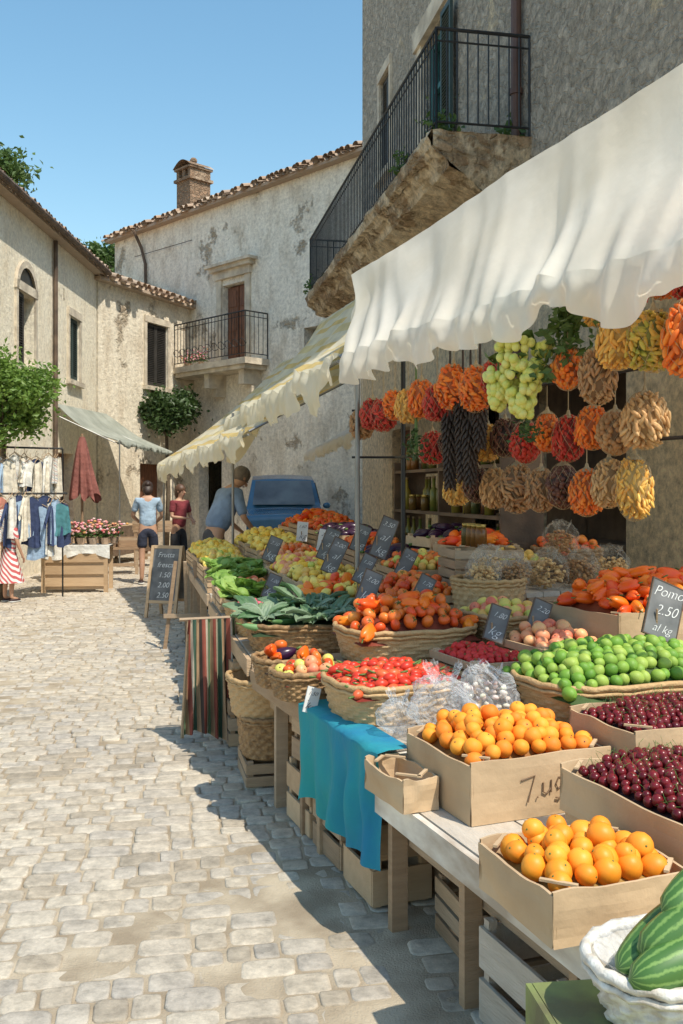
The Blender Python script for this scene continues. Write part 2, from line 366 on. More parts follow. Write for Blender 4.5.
def louvre(x0,x1,z0,z1,y,m,t,name='shutter'):
    b=B(); b.b2(x0,x0+.05,y-.02,y+.02,z0,z1); b.b2(x1-.05,x1,y-.02,y+.02,z0,z1); b.b2(x0+.05,x1-.05,y-.019,y+.019,z0,z0+.07); b.b2(x0+.05,x1-.05,y-.019,y+.019,z1-.07,z1)
    z=z0+.09
    while z<z1-.09:
        b.box(((x0+x1)/2,y,z),(x1-x0-.1,.045,.012),0,Matrix.Rotation(.7,3,'X')); z+=.045
    b.b2(x0+.05,x1-.05,y+.021,y+.026,z0+.05,z1-.05)
    return obj(name,b.mesh(name,m),t)
def window(t,x0,x1,z0,z1,m=None,arch=False,trim=True,shut='closed',name='window'):
    b=B(); w=.1
    if trim:
        b.b2(x0-w,x0-.002,-.04,.1,z0-.02,z1); b.b2(x1+.002,x1+w,-.04,.1,z0-.02,z1); b.b2(x0-w,x1+w,-.05,.1,z1+.002,z1+.16)
        b.b2(x0-w-.05,x1+w+.05,-.1,.1,z0-.12,z0-.022)
    b.b2(x0,x1,.26,.27,z0,z1)
    wn=obj(name,b.mesh(name,stonetrim),t)
    fb=B(); fb.b2(x0,x0+.06,.18,.24,z0,z1); fb.b2(x1-.06,x1,.18,.24,z0,z1); fb.b2(x0+.06,x1-.06,.18,.24,z1-.06,z1); fb.b2(x0+.06,x1-.06,.18,.24,z0,z0+.06); fb.b2((x0+x1)/2-.025,(x0+x1)/2+.025,.18,.24,z0+.06,z1-.06); fb.b2(x0+.06,(x0+x1)/2-.027,.19,.23,(z0+z1)/2-.02,(z0+z1)/2+.02)
    obj('frame',fb.mesh('frame',browndoor if m is None else m),wn)
    g=B(); g.b2(x0+.03,x1-.03,.2,.215,z0+.03,z1-.03); obj('pane',g.mesh('pane',glassdark),wn)
    if shut=='closed' and m:
        xm=(x0+x1)/2
        louvre(x0+.01,xm-.004,z0+.01,z1-.01,.05,m,wn); louvre(xm+.004,x1-.01,z0+.01,z1-.01,.05,m,wn)
    return wn
def railing(b,pts,z0,h,sp=.12):
    for i in range(len(pts)-1):
        p,q=Vector(pts[i]+(0,)),Vector(pts[i+1]+(0,)); n=max(1,int((q-p).length/sp))
        for zz,r in ((z0+h,.018),(z0+.1,.012),(z0+h-.12,.01)):
            b.tube([p+Vector((0,0,zz)),q+Vector((0,0,zz))],r,6)
        for k in range(n+1):
            c=p.lerp(q,k/n); b.tube([c+Vector((0,0,z0+(0 if k in(0,n) else .1))),c+Vector((0,0,z0+h))],.014 if k in(0,n) else .0085,5,0,False)

t,Ln=building('plaster_house','long cream plastered house with arched window and tiled roof',(-5.7,9.5),(-5.6,21.7),6.5,6,wall_left,[(7.0,7.9,3.75,5.05),(10.05,10.8,3.85,5.15),(3.6,4.6,3.8,5.2),(5.5,6.6,0,2.3),(9.3,10.4,0,2.3)])
roof(t,Ln,6.5,seed=2)
w=window(t,7.0,7.9,3.75,5.05,shutterd,shut='open')
bb=B()
def arc(u,v):
    a=pi*u; r=.45+.12*v; return (7.45+math.cos(a)*r,-.05,5.05+math.sin(a)*r)
bb.grid(arc,14,1); bb.grid(lambda u,v:(7.45+math.cos(pi*u)*.57,-.05+.06*v,5.05+math.sin(pi*u)*.57),14,1)
obj('arch_trim',bb.mesh('arch_trim',stonetrim),w)
bb=B(); bb.grid(lambda u,v:(7.45+math.cos(pi*u)*.45*v,-.01,5.05+math.sin(pi*u)*.45*v),14,2)
obj('fanlight',bb.mesh('fanlight',glassdark),w)
louvre(7.02,7.42,3.77,5.03,.04,shutterd,w)
window(t,10.05,10.8,3.85,5.15,shutter); window(t,3.6,4.6,3.8,5.2,shutter)
for (a,c) in ((5.5,6.6),(9.3,10.4)):
    bb=B(); bb.b2(a,c,.2,.25,0,2.3); [bb.b2(a+.1,c-.1,.18,.2,z,z+.5) for z in(.2,.85,1.5)]
    obj('door',bb.mesh('door',browndoor),t)
bb=B(); bb.tube([(9.0,-.06,6.4),(9.0,-.06,.1)],.045,8); bb.tube([(0,-.3,6.52),(Ln,-.3,6.5)],.06,8); obj('drainpipe',bb.mesh('drainpipe',wooddark),t)

t,Ln=building('plaster_house','small peeling plaster house with dark shuttered window',(-5.57,21.75),(-4.0,25.3),6.4,5,wall_mid,[(1.85,2.75,4.15,5.7),(1.6,2.6,0,2.2)])
roof(t,Ln,6.4,seed=5,rag=.09)
window(t,1.85,2.75,4.15,5.7,shutterd)
bb=B(); bb.b2(1.6,2.6,.2,.25,0,2.2); obj('door',bb.mesh('door',browndoor),t)

t,Ln=building('old_stone_house','tall weathered stone house with iron balcony and chimney',(-6.68,28.0),(1.0,20.08),8.9,7,wall_cen,[(5.25,6.2,4.72,6.75),(1.6,2.4,0,2.2),(4.2,5.2,0,2.3),(8.35,8.95,3.9,5.3)])
Lc=Ln
roof(t,Ln,8.9,seed=9,rag=.1)
dw=B(); dw.b2(5.25,6.2,.24,.27,4.72,6.75); dw.b2(5.27,5.7,.15,.2,4.74,6.7); dw.b2(5.75,6.18,.15,.2,4.74,6.7)
for z in(4.9,5.6,6.2): dw.b2(5.33,5.64,.13,.15,z,z+.4); dw.b2(5.81,6.12,.13,.15,z,z+.4)
obj('balcony_door',dw.mesh('balcony_door',browndoor),t)
dw=B(); dw.b2(5.05,5.24,-.06,.05,4.7,6.9); dw.b2(6.21,6.4,-.06,.05,4.7,6.9); dw.b2(5.0,6.45,-.1,.05,6.9,7.1); dw.b2(4.9,6.55,-.2,.05,7.1,7.2); dw.b2(4.8,6.65,-.28,.05,7.2,7.27)
obj('door_surround',dw.mesh('door_surround',stonetrim),t)
bal=obj('balcony',None,t)
bb=B(); bb.b2(3.55,7.1,-.75,-.003,4.55,4.7); bb.b2(3.65,7.0,-.68,-.003,4.45,4.548)
for x in(3.9,5.3,6.7): bb.b2(x-.1,x+.1,-.55,-.003,4.1,4.448); bb.b2(x-.09,x+.09,-.3,-.003,3.9,4.098)
obj('slab',bb.mesh('slab',stonetrim),bal)
bb=B(); railing(bb,[(3.6,-.02),(3.6,-.7),(7.05,-.7),(7.05,-.02)],4.7,1.1,.13)
for k in range(13):
    x=3.75+k*.27
    bb.tube([(x+.09*math.cos(a*.7),-.74-.05*math.sin(a*.5),5.05+.09*math.sin(a*.7)) for a in range(10)],.009,4,0,False)
obj('railing',bb.mesh('railing',iron),bal)
ch=B(); cx=2.2
ch.b2(cx-.33,cx+.33,.9,1.6,8.8,10.35); ch.b2(cx-.4,cx+.4,.84,1.66,10.35,10.43)
for q in(-.28,0,.28): ch.b2(cx+q-.06,cx+q+.06,.9,1.6,10.43,10.68)
ch.b2(cx-.39,cx+.39,.85,1.65,10.68,10.74)
ch.grid(lambda u,v:(cx+(u-.5)*.84,.82+v*.86,10.74+.2*math.sin(pi*u)),8,1)
ch.ell((cx,1.25,11.0),(.11,.11,.1),8,5)
obj('chimney',ch.mesh('chimney',wallmat('chimney_brick',(.62,.47,.34),(.44,.32,.22),(.48,.31,.2),(.33,.21,.13),.35,8)),t)
bb=B(); bb.tube([(1.5,-.3,8.85),(1.55,-.08,8.4),(1.75,-.07,7.9),(1.9,-.07,.2)],.045,8); bb.tube([(1.2,-.07,8.2),(4,-.07,8.15)],.01,4)
obj('drainpipe',bb.mesh('drainpipe',wooddark),t)

p0=(.385,17.5); p1=(2.665,5.5)
t,Ln=building('stone_townhouse','tall grey rubble stone townhouse with a long iron balcony',p0,p1,10.65,6,wall_right,
  [(2.3,3.4,0,2.5),(4.9,7.2,0,2.75),(7.75,10.1,0,2.75),(4.17,5.3,5.0,7.8),(1.5,2.2,6.8,8.4)])
for (a,c,z0,z1,mm) in ((4.17,5.3,5.0,7.8,tealdoor),):
    d=obj('balcony_door',None,t); bb=B(); bb.b2(a,a+.1,.1,.2,z0,z1); bb.b2(c-.1,c,.1,.2,z0,z1); bb.b2(a+.1,c-.1,.1,.2,z1-.1,z1); bb.b2((a+c)/2-.05,(a+c)/2+.05,.1,.2,z0,z1-.1); bb.b2(a+.1,(a+c)/2-.05,.13,.18,z0,z0+.8); bb.b2((a+c)/2+.05,c-.1,.13,.18,z0,z0+.8); bb.b2(a+.1,c-.1,.12,.18,7.1,7.17)
    obj('frame',bb.mesh('frame',mm),d); bb=B(); bb.b2(a+.05,c-.05,.19,.2,z0,z1-.05); obj('pane',bb.mesh('pane',glassdark),d)
    bb=B(); bb.b2(a-.25,a-.002,-.05,.1,z0,z1+.02); bb.b2(c+.002,c+.25,-.05,.1,z0,z1+.02); bb.b2(a-.3,c+.3,-.09,.1,z1+.022,z1+.3); obj('surround',bb.mesh('surround',stonetrim),d)
    louvre(c+.03,c+.45,z0+.02,z1-.1,-.09,shutter,d)
window(t,1.5,2.2,6.8,8.4,shutterd)
bb=B(); bb.b2(2.3,3.4,.2,.25,0,2.5); [bb.b2(2.4,3.3,.17,.2,z,z+.6) for z in(.15,.9,1.65)]; obj('shop_door',bb.mesh('shop_door',browndoor),t)
for (a,c) in((4.9,7.2),(7.75,10.1)):
    bb=B(); bb.b2(a,a+.09,.05,.2,0,2.75); bb.b2(c-.09,c,.05,.2,0,2.75); bb.b2(a+.09,c-.09,.05,.2,2.62,2.75); obj('shop_frame',bb.mesh('shop_frame',wooddark),t)
    bb=B(); bb.b2(a-.3,c+.3,.9,.93,0,3.0); bb.b2(a-.2,c+.2,.55,.9,1.0,1.04); bb.b2(a-.2,c+.2,.55,.9,1.6,1.64); obj('shop_shelf',bb.mesh('shop_shelf',wooddark),t)
bal=obj('balcony',None,t); BX=8.15
slabm=wallmat('balcony_slab_stone',(.88,.72,.5),(.62,.47,.3),(.6,.43,.27),(.38,.26,.16),.5,5,mortar=(.52,.39,.25),rough=1.2)
bb=B()
def nz3(a,b_,c=0): return noise.noise(Vector((a,b_,c)))
def edge(u,v):
    x=u*BX; e=.035*nz3(x*3,v*2)+.02*nz3(x*11,v*5)
    k=[(0,5.08),(-1.05,5.08),(-1.07,5.02),(-1.05,4.93),(-.98,4.9)]
    i=min(int(v*4),3); f=v*4-i
    y=k[i][0]*(1-f)+k[i+1][0]*f; z=k[i][1]*(1-f)+k[i+1][1]*f
    return (x,y+(e if v>.2 else 0),z+(e*.6 if v>.3 else 0))
bb.grid(edge,160,12)
prof=[(-.98,4.9),(-.9,4.82),(-.86,4.74),(-.62,4.66),(-.4,4.56),(-.3,4.46),(-.22,4.3),(0,4.22)]
def sof(u,v):
    i=min(int(v*(len(prof)-1)),len(prof)-2); f=v*(len(prof)-1)-i
    y=prof[i][0]*(1-f)+prof[i+1][0]*f; z=prof[i][1]*(1-f)+prof[i+1][1]*f
    x=u*BX; x=x if u<.5 else x-(1+y)*.25*(u-.5)*2
    e=.06*nz3(x*2.5,v*3)+.04*nz3(x*8,v*9)
    return (x,y+e*.5,z+e*(1 if 0<v<1 else .6))
bb.grid(sof,160,21)
bb.grid(lambda u,v:(BX+.03*nz3(u*5,v*5)-v*.25*u,-1.03*(1-u),5.08-v*(.18+.62*u)+.02*nz3(u*9,v*9)),16,8)
bb.grid(lambda u,v:(0,-1.03*(1-u),5.08-v*(.18+.62*u)),6,3)
obj('slab',bb.mesh('slab',slabm),bal)
bb=B(); railing(bb,[(.05,-.01),(.05,-.98),(BX-.05,-.98),(BX-.05,-.01)],5.08,1.02,.105); obj('railing',bb.mesh('railing',iron),bal)
bb=B(); xp=(17.5-9.75)/.982; bb.tube([(xp,-.07,10.5),(xp,-.07,.3)],.055,10)
for z in(4.2,5.6,7.2,8.8): bb.tube([(xp,-.07,z),(xp,-.07,z+.06)],.068,10)
obj('drainpipe',bb.mesh('drainpipe',pm('rust_brown_pipe',(.12,.06,.04),rough=.5)),t)

leafm=pm('leaf_green',(.1,.17,.04),(.05,.1,.02),rough=.55,trans=.35,rand=[(.05,.1,.02),(.12,.19,.04),(.08,.14,.03)],bump=0)
leafb=pm('leaf_bright_green',(.18,.3,.05),(.1,.2,.03),rough=.5,trans=.4,rand=[(.1,.2,.03),(.24,.36,.07),(.15,.26,.05)],bump=0)
leafd=pm('leaf_dark_green',(.05,.1,.025),(.025,.06,.01),rough=.5,trans=.25,rand=[(.035,.07,.015),(.08,.14,.04)],bump=0)
bark=pm('bark',(.16,.12,.08),(.08,.06,.04),rough=.95,scale=12,bump=.8,bscale=25)
def tree(loc,H,crz,rad,n,leaf,lm,label,name='tree',cat='tree',clumps=14,tr=.12):
    t=thing(name,label,cat,loc)
    b=B(); top=Vector((0,0,crz)); b.tube([(0,0,0),(.05,0,crz*.4),(0,.05,crz*.75),top],[tr,tr*.8,tr*.6,tr*.4],8)
    c=B(); cl=[]
    for k in range(clumps):
        d=Vector((R.gauss(0,1),R.gauss(0,1),R.gauss(0,.8))); d.normalize(); d*=R.uniform(.35,.95)
        cc=Vector((d.x*rad[0],d.y*rad[1],crz+d.z*rad[2])); cl.append((cc,R.uniform(.28,.5)*min(rad)))
        b.tube([top*.8,(top*.8).lerp(cc,.5)+Vector((0,0,.05)),cc],[tr*.35,tr*.2,tr*.06],5)
    for k in range(n):
        cc,cr=R.choice(cl); d=Vector((R.gauss(0,.5),R.gauss(0,.5),R.gauss(0,.42)))*cr*1.3
        c.leaf(cc+d,leaf*R.uniform(.6,1.3))
    obj('trunk',b.mesh('trunk',bark,True),t); obj('crown',c.mesh('crown',lm),t); return t
tree((-9.35,24.5,0),10,9.8,(1.1,1.0,1.1),4200,.17,leafm,'leafy green tree rising behind the cream house',tr=.2,clumps=16)
tree((-7.7,31.5,0),9,9.0,(.8,.9,.8),3000,.17,leafm,'rounded green tree behind the small peeling house',tr=.2)
tree((-4.75,13.3,0),3.4,2.9,(.68,.7,.6),8500,.085,leafb,'bright green leafy potted tree beside the clothes stall',tr=.05,clumps=20)
tree((-4.35,23.6,0),4,3.6,(.85,.8,.6),4200,.13,leafd,'dark green bushy tree in front of peeling house',tr=.07)
def weeds(loc,s,n,lab,m=leafm,cat='plant',name='wild_plant'):
    c=B()
    c.tube([(0,0,-.02),(0,0,s*.8)],[.008,.003],4,0,False)
    for k in range(n):
        c.leaf((R.gauss(0,s*.3),R.gauss(0,s*.3),abs(R.gauss(0,s*.5))),s*.3)
    return obj(name,c.mesh(name,m),None,loc,label=lab,cat=cat)
weeds((.72,10.6,5.08),.24,160,'wild green weed growing on balcony edge')
weeds((.98,9.6,5.08),.3,120,'dry weed growing on balcony corner')
weeds((1.78,9.9,4.95),.4,180,'wild plant growing by the drainpipe')
weeds((-.45,17.0,5.08),.3,120,'tuft of weeds on the balcony end')
flm=pm('flower_red_white',(.6,.1,.12),rough=.7,rand=[(.7,.08,.1),(.8,.75,.7),(.75,.3,.4),(.8,.5,.1)],bump=0)

# ------------------------------------------------------------------ awnings
def nz(a,b_,c=0): return noise.noise(Vector((a,b_,c)))
def awning(name,label,f0,f1,t0,t1,back,mat,val=.22,fold=.03,scal=9,nu=140,poles=(),valm=None,sag=.05,droop=0,endcloth=0,topsag=0,dfreq=2.6):
    f0,f1,t0,t1=map(Vector,(f0,f1,t0,t1)); t=thing(name,label,'awning')
    nrm=(f1-f0).cross(t0-f0).normalized()
    if nrm.z<0: nrm=-nrm
    b=B(); Lh=(f1-f0).length
    def top(u,v):
        p=t0.lerp(t1,u).lerp(f0.lerp(f1,u),v)
        w=math.sin(pi*v)
        p=p-nrm*sag*w*(1-abs(nz(u*Lh*1.4,0,3))*1.2)+nrm*fold*w*nz(u*Lh*2.2,v*1.2,1)*1.6+nrm*fold*.7*(.15+v*v)*nz(u*Lh*9,v*.8,7)
        p=p-Vector((0,0,1))*(topsag*(1-v)*abs(math.sin(u*Lh*2.1))+droop*v*abs(math.sin(u*Lh*dfreq+.4)))
        return p
    b.grid(top,nu,18)
    if back:
        k0,k1=Vector(back[0]),Vector(back[1])
        b.grid(lambda u,v:k0.lerp(k1,u).lerp(Vector(top(u,0)),v)-Vector((0,0,.1*math.sin(pi*v))),nu,6)
    out_=(nrm-Vector((0,0,nrm.z))).normalized()
    obj('canopy_cloth',b.mesh('canopy_cloth',mat,True),t)
    b=B()
    def vl(u,v):
        p=Vector(top(u,1)); s=u*Lh
        dd=val*(.65+.22*abs(math.sin(s*scal*.5+nz(s*1.3,4)*1.5))+.4*nz(s*2.6,0,9)+.12*nz(s*9,2,9))
        wv=(.022*math.sin(s*scal*2.6+nz(s*2,0)*4)+.03*nz(s*13,v*2,4))*v**.7
        return p+out_*(.004+wv+.02*math.sin(pi*v))-Vector((0,0,dd*v))
    b.grid(vl,nu*3,8); obj('valance',b.mesh('valance',valm or mat,True),t)
    if endcloth:
        b=B(); dirn=(f1-f0).normalized()
        def ec(u,v):
            p=Vector(top(1,1-u*.75)); return p+dirn*(.03*math.sin(u*16+v*2)*v+.04*nz(u*7,v*2,8)*v)+out_*(.03*math.sin(u*9)*v)-Vector((0,0,endcloth*v*(.7+.3*abs(math.sin(u*7)))*(1-.55*u)))
        b.grid(ec,60,14); obj('end_drape',b.mesh('end_drape',valm or mat,True),t)
    b=B(); b.tube([f0-nrm*.05-Vector((0,0,droop*.6)),f1-nrm*.05-Vector((0,0,droop*.6))],.012,8); b.tube([t0-nrm*.08,t1-nrm*.08],.014,8)
    for u in(0,.33,.66,1): b.tube([f0.lerp(f1,u)-nrm*.06,t0.lerp(t1,u)-nrm*(.09+sag)],.012,6)
    for pz in poles: b.tube([(pz[0],pz[1],0),(pz[0],pz[1],pz[2])],.015,8)
    obj('frame',b.mesh('frame',steel),t)
    return t
awning('market_awning','white canvas awning with gathered scalloped edge over the fruit stall',(1.25,2.9,2.42),(.02,5.7,2.4),(1.62,3.15,3.3),(.07,6.75,3.08),[(3.05,3.5,3.55),(2.3,7.3,3.35)],canvas,val=.22,fold=.055,scal=13,nu=220,poles=((.1,5.95,2.5),),sag=.05,droop=.035,endcloth=.22,topsag=.02)
cream=clothmat('cream_glow_band_canvas',[(0,(.96,.88,.66)),(.34,(.92,.7,.3)),(.5,(.96,.88,.66)),(.78,(.93,.78,.42))],(0,0,1),2.6,.5,wob=.04)  # yellow bands paint the glow of a canvas underside into the colour
creamv=pm('canvas_cream',(.97,.9,.72),(.9,.8,.57),rough=.9,scale=3,bump=.3,trans=.45)
awning('market_awning','cream canvas awning with yellow glow painted in bands and ragged valance',(-.05,6.1,2.45),(-1.28,10.6,2.36),(1.05,6.4,3.45),(-.24,11.0,3.5),None,cream,val=.3,fold=.07,scal=8,poles=((-1.2,10.5,2.4),),valm=creamv,sag=.09,droop=.06,endcloth=.7)
awning('market_awning','pale cream canvas awning hanging low over far stalls',(-.85,8.4,2.12),(-2.7,14.0,1.93),(.7,8.8,3.1),(-.9,14.4,3.5),None,cream,val=.24,fold=.06,scal=8,poles=((-2.6,13.9,1.95),),valm=creamv,sag=.1,droop=.06,endcloth=.25)
awning('market_awning','short white canvas awning fixed above a shop door',(.2,11.8,2.3),(-.6,15.4,2.15),(1.3,12.1,2.95),(.5,15.6,2.85),None,canvas,val=.2,fold=.03,scal=9,poles=(),sag=.05)
gcan=pm('canvas_grey_green',(.42,.44,.38),(.3,.32,.27),rough=.9,scale=3,trans=.25)
awning('market_awning','faded grey green canvas awning on the plaster house',(-4.5,19.0,2.55),(-4.0,22.3,2.45),(-5.6,18.6,3.25),(-5.4,21.8,3.3),None,gcan,val=.12,fold=.05,scal=6,poles=((-4.45,19.05,2.55),(-3.95,22.25,2.45)),nu=60,sag=.12)

# ------------------------------------------------------------------ stalls
def stall(label,fr,u0,u1,v0,v1,z,risers,edge=woodwhite,legsu=None,name='market_stall',legm=None):
    t=thing(name,label,'stall',fr.p(u0,0,0),fr.a); D=u1-u0
    b=B(); n=7; w=(v1-v0)/n
    for i in range(n): b.b2(v0+i*w+.004,v0+(i+1)*w-.004,R.uniform(-.01,.005),D+R.uniform(-.005,.01),z-.03,z-.002)
    obj('table_top',b.mesh('table_top',woodgrey),t)
    b=B(); b.b2(v0-.025,v0-.002,-.01,D+.01,z-.095,z-.005); b.b2(v0,v1,-.035,-.013,z-.09,z-.03); obj('edge_board',b.mesh('edge_board',edge),t)
    for u in (legsu or (.12,D-.12)):
        for v in(v0+.035,v1-.06):
            b=B(); b.box((v,u,(z-.03)/2),(.06,.035,z-.03)); obj('leg',b.mesh('leg',wood),t)
    if risers:
        b=B()
        for (a0,a1,c0,c1,zt) in risers:
            b.b2(c0+.01,c1-.01,a0-u0+.01,a1-u0-.01,z,zt-.003)
        obj('riser',b.mesh('riser',woodH),t)
    for vv in(v0+.07,v1-.1):
        b=B(); b.b2(vv,vv+.03,.0,D,z-.2,z-.14); obj('brace',b.mesh('brace',wood),t)
    return t
cache={}
def cardbox(w,d,h,tag=0):
    b=B(); th=.008
    def side(x0,y0,x1,y1,hh,nx_,ny_):
        def f(u,v):
            k=.007*nz(u*3+x0*9,v*2+y0*7,2)+.012*math.sin(pi*u)*math.sin(pi*v*.5)
            return (x0+(x1-x0)*u+nx_*k,y0+(y1-y0)*u+ny_*k,hh*v+(.009*nz(u*4,1,x0*5+y0) if v==1 else 0))
        def g(u,v):
            q=f(u,v); return (q[0]-nx_*th,q[1]-ny_*th,q[2])
        b.grid(f,14,6); b.grid(g,14,6); b.grid(lambda u,v:[a*(1-v)+c*v for a,c in zip(f(u,1),g(u,1))],14,1)
    side(-w/2,-d/2,w/2,-d/2,h,0,-1); side(-w/2,d/2,w/2,d/2,h,0,1)
    side(-w/2,-d/2,-w/2,d/2,h*.93,-1,0); side(w/2,-d/2,w/2,d/2,h*.93,1,0); b.b2(-w/2+th,w/2-th,-d/2+th,d/2-th,0,.01,0)
    for sx in(-1,1):
        for sy in(-1,1):
            b.box((sx*(w/2-.04),sy*(d/2-.04),h+.003),(.09,.012,.006),0,Matrix.Rotation(-sx*sy*.78,3,'Z'))
    return b
def crate(w,d,h,ns=3):
    b=B(); th=.012; sh=h/ns
    for sx in(-1,1):
        for sy in(-1,1): b.box((sx*(w/2-.024),sy*(d/2-.024),h/2),(.028,.028,h),0)
    for i in range(ns):
        z=i*sh+sh*.44; hh=sh*.78
        for s in(-1,1):
            b.box((0,s*(d/2-.004),z+R.uniform(-.003,.003)),(w,th,hh)); b.box((s*(w/2-.004),0,z),(th,d-.02,hh))
    b.b2(-w/2+.02,w/2-.02,-d/2+.02,d/2-.02,.004,.014)
    return b
def basket(w,d,h,flare=.12,ex=3.0,rows=9,N=72):
    b=B()
    def ring(a,k):
        c,s=math.cos(a),math.sin(a)
        return math.copysign(abs(c)**(2/ex),c)*w/2*k, math.copysign(abs(s)**(2/ex),s)*d/2*k
    R2=rows*3
    def f(u,v):
        a=2*pi*u; k=(1-flare)+flare*v
        i=int(round(u*N)); j=int(v*rows*.999)
        fr=(v*rows)%1
        bulge=.5-.5*math.cos(2*pi*fr)
        off=.008*((1 if (i//2+j)%2 else -.6))*bulge+.004*bulge
        x,y=ring(a,k); l=math.hypot(x,y); return (x*(1+off/l),y*(1+off/l),v*h)
    b.grid(f,N,R2,0,True)
    b.grid(lambda u,v:(*[q*.97 for q in ring(2*pi*u,(1-flare)+flare*v)],v*h),36,2,0,True)
    pts=[(*ring(2*pi*i/40,1.0),h+.004*math.sin(i*2.6)) for i in range(41)]
    b.tube(pts,.013,6,0,False)
    pts=[(*ring(2*pi*(i+.5)/40,1.01),h-.022+.004*math.cos(i*2.6)) for i in range(41)]
    b.tube(pts,.008,5,0,False)
    vs=[(*ring(2*pi*i/24,1-flare),.006) for i in range(24)]; b.add(vs,[tuple(range(24))])
    return b
fruitcount={}; stuff={}
def sph(r,dim=.12,nu=14,nv=9,sq=1.0,stem=None,leafs=0,lop=.04):
    b=B(); b.ell((0,0,0),(r,r,r*sq),nu,nv,0,lambda th,ph:(1-dim*math.exp(-(th/.32)**2)-dim*.4*math.exp(-((pi-th)/.25)**2))*(1+lop*math.sin(ph+1)*math.sin(th)+lop*.5*math.cos(2*ph)*math.sin(th)))
    if stem=='leaf':
        for k in range(5):
            a=k*2*pi/5+R.random()*.4; c,s=math.cos(a),math.sin(a); z=r*sq*(1-dim)+.001
            b.add([(0,0,z),(c*r*.28-s*r*.09,s*r*.28+c*r*.09,z+.002),(c*r*.55,s*r*.55,z-.0005+r*.03),(c*r*.28+s*r*.09,s*r*.28-c*r*.09,z+.002)],[(0,1,2,3)],1)
        b.tube([(0,0,r*sq*.86),(r*.05,0,r*sq*1.1)],[r*.06,r*.05],5,1)
    if stem=='thin': b.tube([(0,0,r*.8),(r*.25,0,r*1.8),(r*.9,0,r*2.6)],[r*.05,r*.04,r*.05],4,1)
    if stem=='dot': b.tube([(0,0,r*sq*.84),(0,0,r*sq*.93)],[r*.1,r*.08],6,1)
    return b
def pepperb(r,L=1.25):
    b=B(); b.ell((0,0,0),(r,r,r*L),18,12,0,lambda th,ph:(1+.1*math.cos(3*ph+.5*th))*(1-.25*math.exp(-(th/.4)**2)-.1*math.exp(-((pi-th)/.4)**2))*(1-.3*(th/pi)))
    b.tube([(0,0,r*L*.7),(0,0,r*L*.85),(r*.12,0,r*L*1.15)],[r*.22,r*.1,r*.09],7,1); return b
def longb(L,r,curve=.1,n=10,tips=1,tip=.35,seg=10):
    b=B(); pts=[];rs=[]
    for i in range(n+1):
        t=i/n; pts.append(((t-.5)*L,0,curve*L*((t-.5)**2*4-1)*.5)); rs.append(r*max(.12,(math.sin(pi*min(max(t,.001),.999)))**tip))
    b.tube(pts,rs,seg,0)
    b.tube([pts[-1],(pts[-1][0]+.03,0,pts[-1][2]+.005)],[r*.25,r*.2],6,1); return b
def leafy(n,size,up=.6,rib=1,wide=.7):
    b=B()
    for k in range(n):
        a=k*2.4+R.random()*.5; el=R.uniform(.25,1.3)*up+.2; L=size*R.uniform(.75,1.15); ph=R.random()*6
        m=Matrix.Rotation(a,3,'Z')
        def f(u,v):
            w=L*wide*.5*math.sin(pi*min(1,.12+v*.86))**.7*(u-.5)*2
            x=L*v*math.cos(el*(1-.5*v)); z=L*v*math.sin(el*(1-.6*v))+abs(u-.5)*L*.15+.1*L*math.sin(u*16+ph+v*4)*v*math.sin(pi*v)
            return tuple(m@Vector((x,w,z)))
        b.grid(f,10,7,0)
    return b
stemg=pm('stem_green',(.12,.2,.04),bump=0,rough=.6)
def fm(name,c1,c2,rand,rough=.32,bump=.05,bs=200,coat=0,sc=25): return pm(name,c1,c2,rough=rough+.13,scale=sc,bump=bump,bscale=bs,rand=rand,coat=coat,bd=.003,spec=.4)
peachm=fm('apricot_skin',(.88,.36,.03),(.82,.2,.015),[(.88,.28,.015),(.9,.42,.04),(.82,.18,.012),(.92,.34,.02)],.5)
plumm=fm('yellow_plum_skin',(.88,.36,.02),(.8,.24,.015),[(.88,.33,.02),(.86,.26,.015),(.92,.42,.04)],.35)
limem=fm('lime_skin',(.2,.38,.04),(.11,.25,.02),[(.08,.2,.02),(.18,.35,.04),(.42,.5,.1),(.12,.27,.03)],.42,.2,120)
cherrym=fm('cherry_skin',(.15,.012,.016),(.07,.005,.009),[(.08,.004,.008),(.22,.015,.02),(.13,.01,.014)],.15,0)
tomm=fm('tomato_skin',(.75,.08,.015),(.65,.14,.02),[(.76,.06,.012),(.8,.22,.03),(.6,.03,.01),(.82,.36,.06)],.2,0)
plumtm=fm('plum_tomato_skin',(.7,.06,.02),(.54,.03,.015),[(.72,.06,.02),(.56,.03,.015),(.76,.16,.05)],.25,0)
strawm=fm('strawberry_skin',(.68,.04,.03),(.5,.02,.02),[(.7,.04,.03),(.5,.015,.015)],.35,.4,160)
applem=fm('pink_apple_skin',(.78,.22,.14),(.85,.5,.22),[(.76,.16,.1),(.85,.48,.2),(.7,.07,.06)],.3,0,sc=12)
orapm=fm('orange_pepper_skin',(.88,.2,.012),(.8,.07,.01),[(.84,.06,.01),(.92,.3,.015),(.75,.03,.01),(.9,.2,.01)],.2,0)
yelm=fm('lemon_skin',(.92,.66,.08),(.86,.5,.04),[(.92,.66,.1),(.94,.77,.25),(.86,.44,.03),(.84,.72,.22)],.45,.2,120)
cucm=fm('cucumber_skin',(.08,.19,.05),(.17,.3,.12),[(.05,.13,.03),(.12,.25,.08),(.2,.34,.15)],.45,.3,60)
eggm=fm('aubergine_skin',(.025,.008,.03),(.05,.015,.05),[(.02,.006,.025),(.05,.012,.04)],.15,0)
greenapm=fm('green_apple_skin',(.55,.6,.12),(.75,.56,.14),[(.42,.54,.09),(.8,.62,.15),(.82,.36,.1)],.3,0)
radm=fm('radish_skin',(.68,.06,.14),(.8,.45,.45),[(.68,.06,.14),(.6,.03,.08)],.35,0)
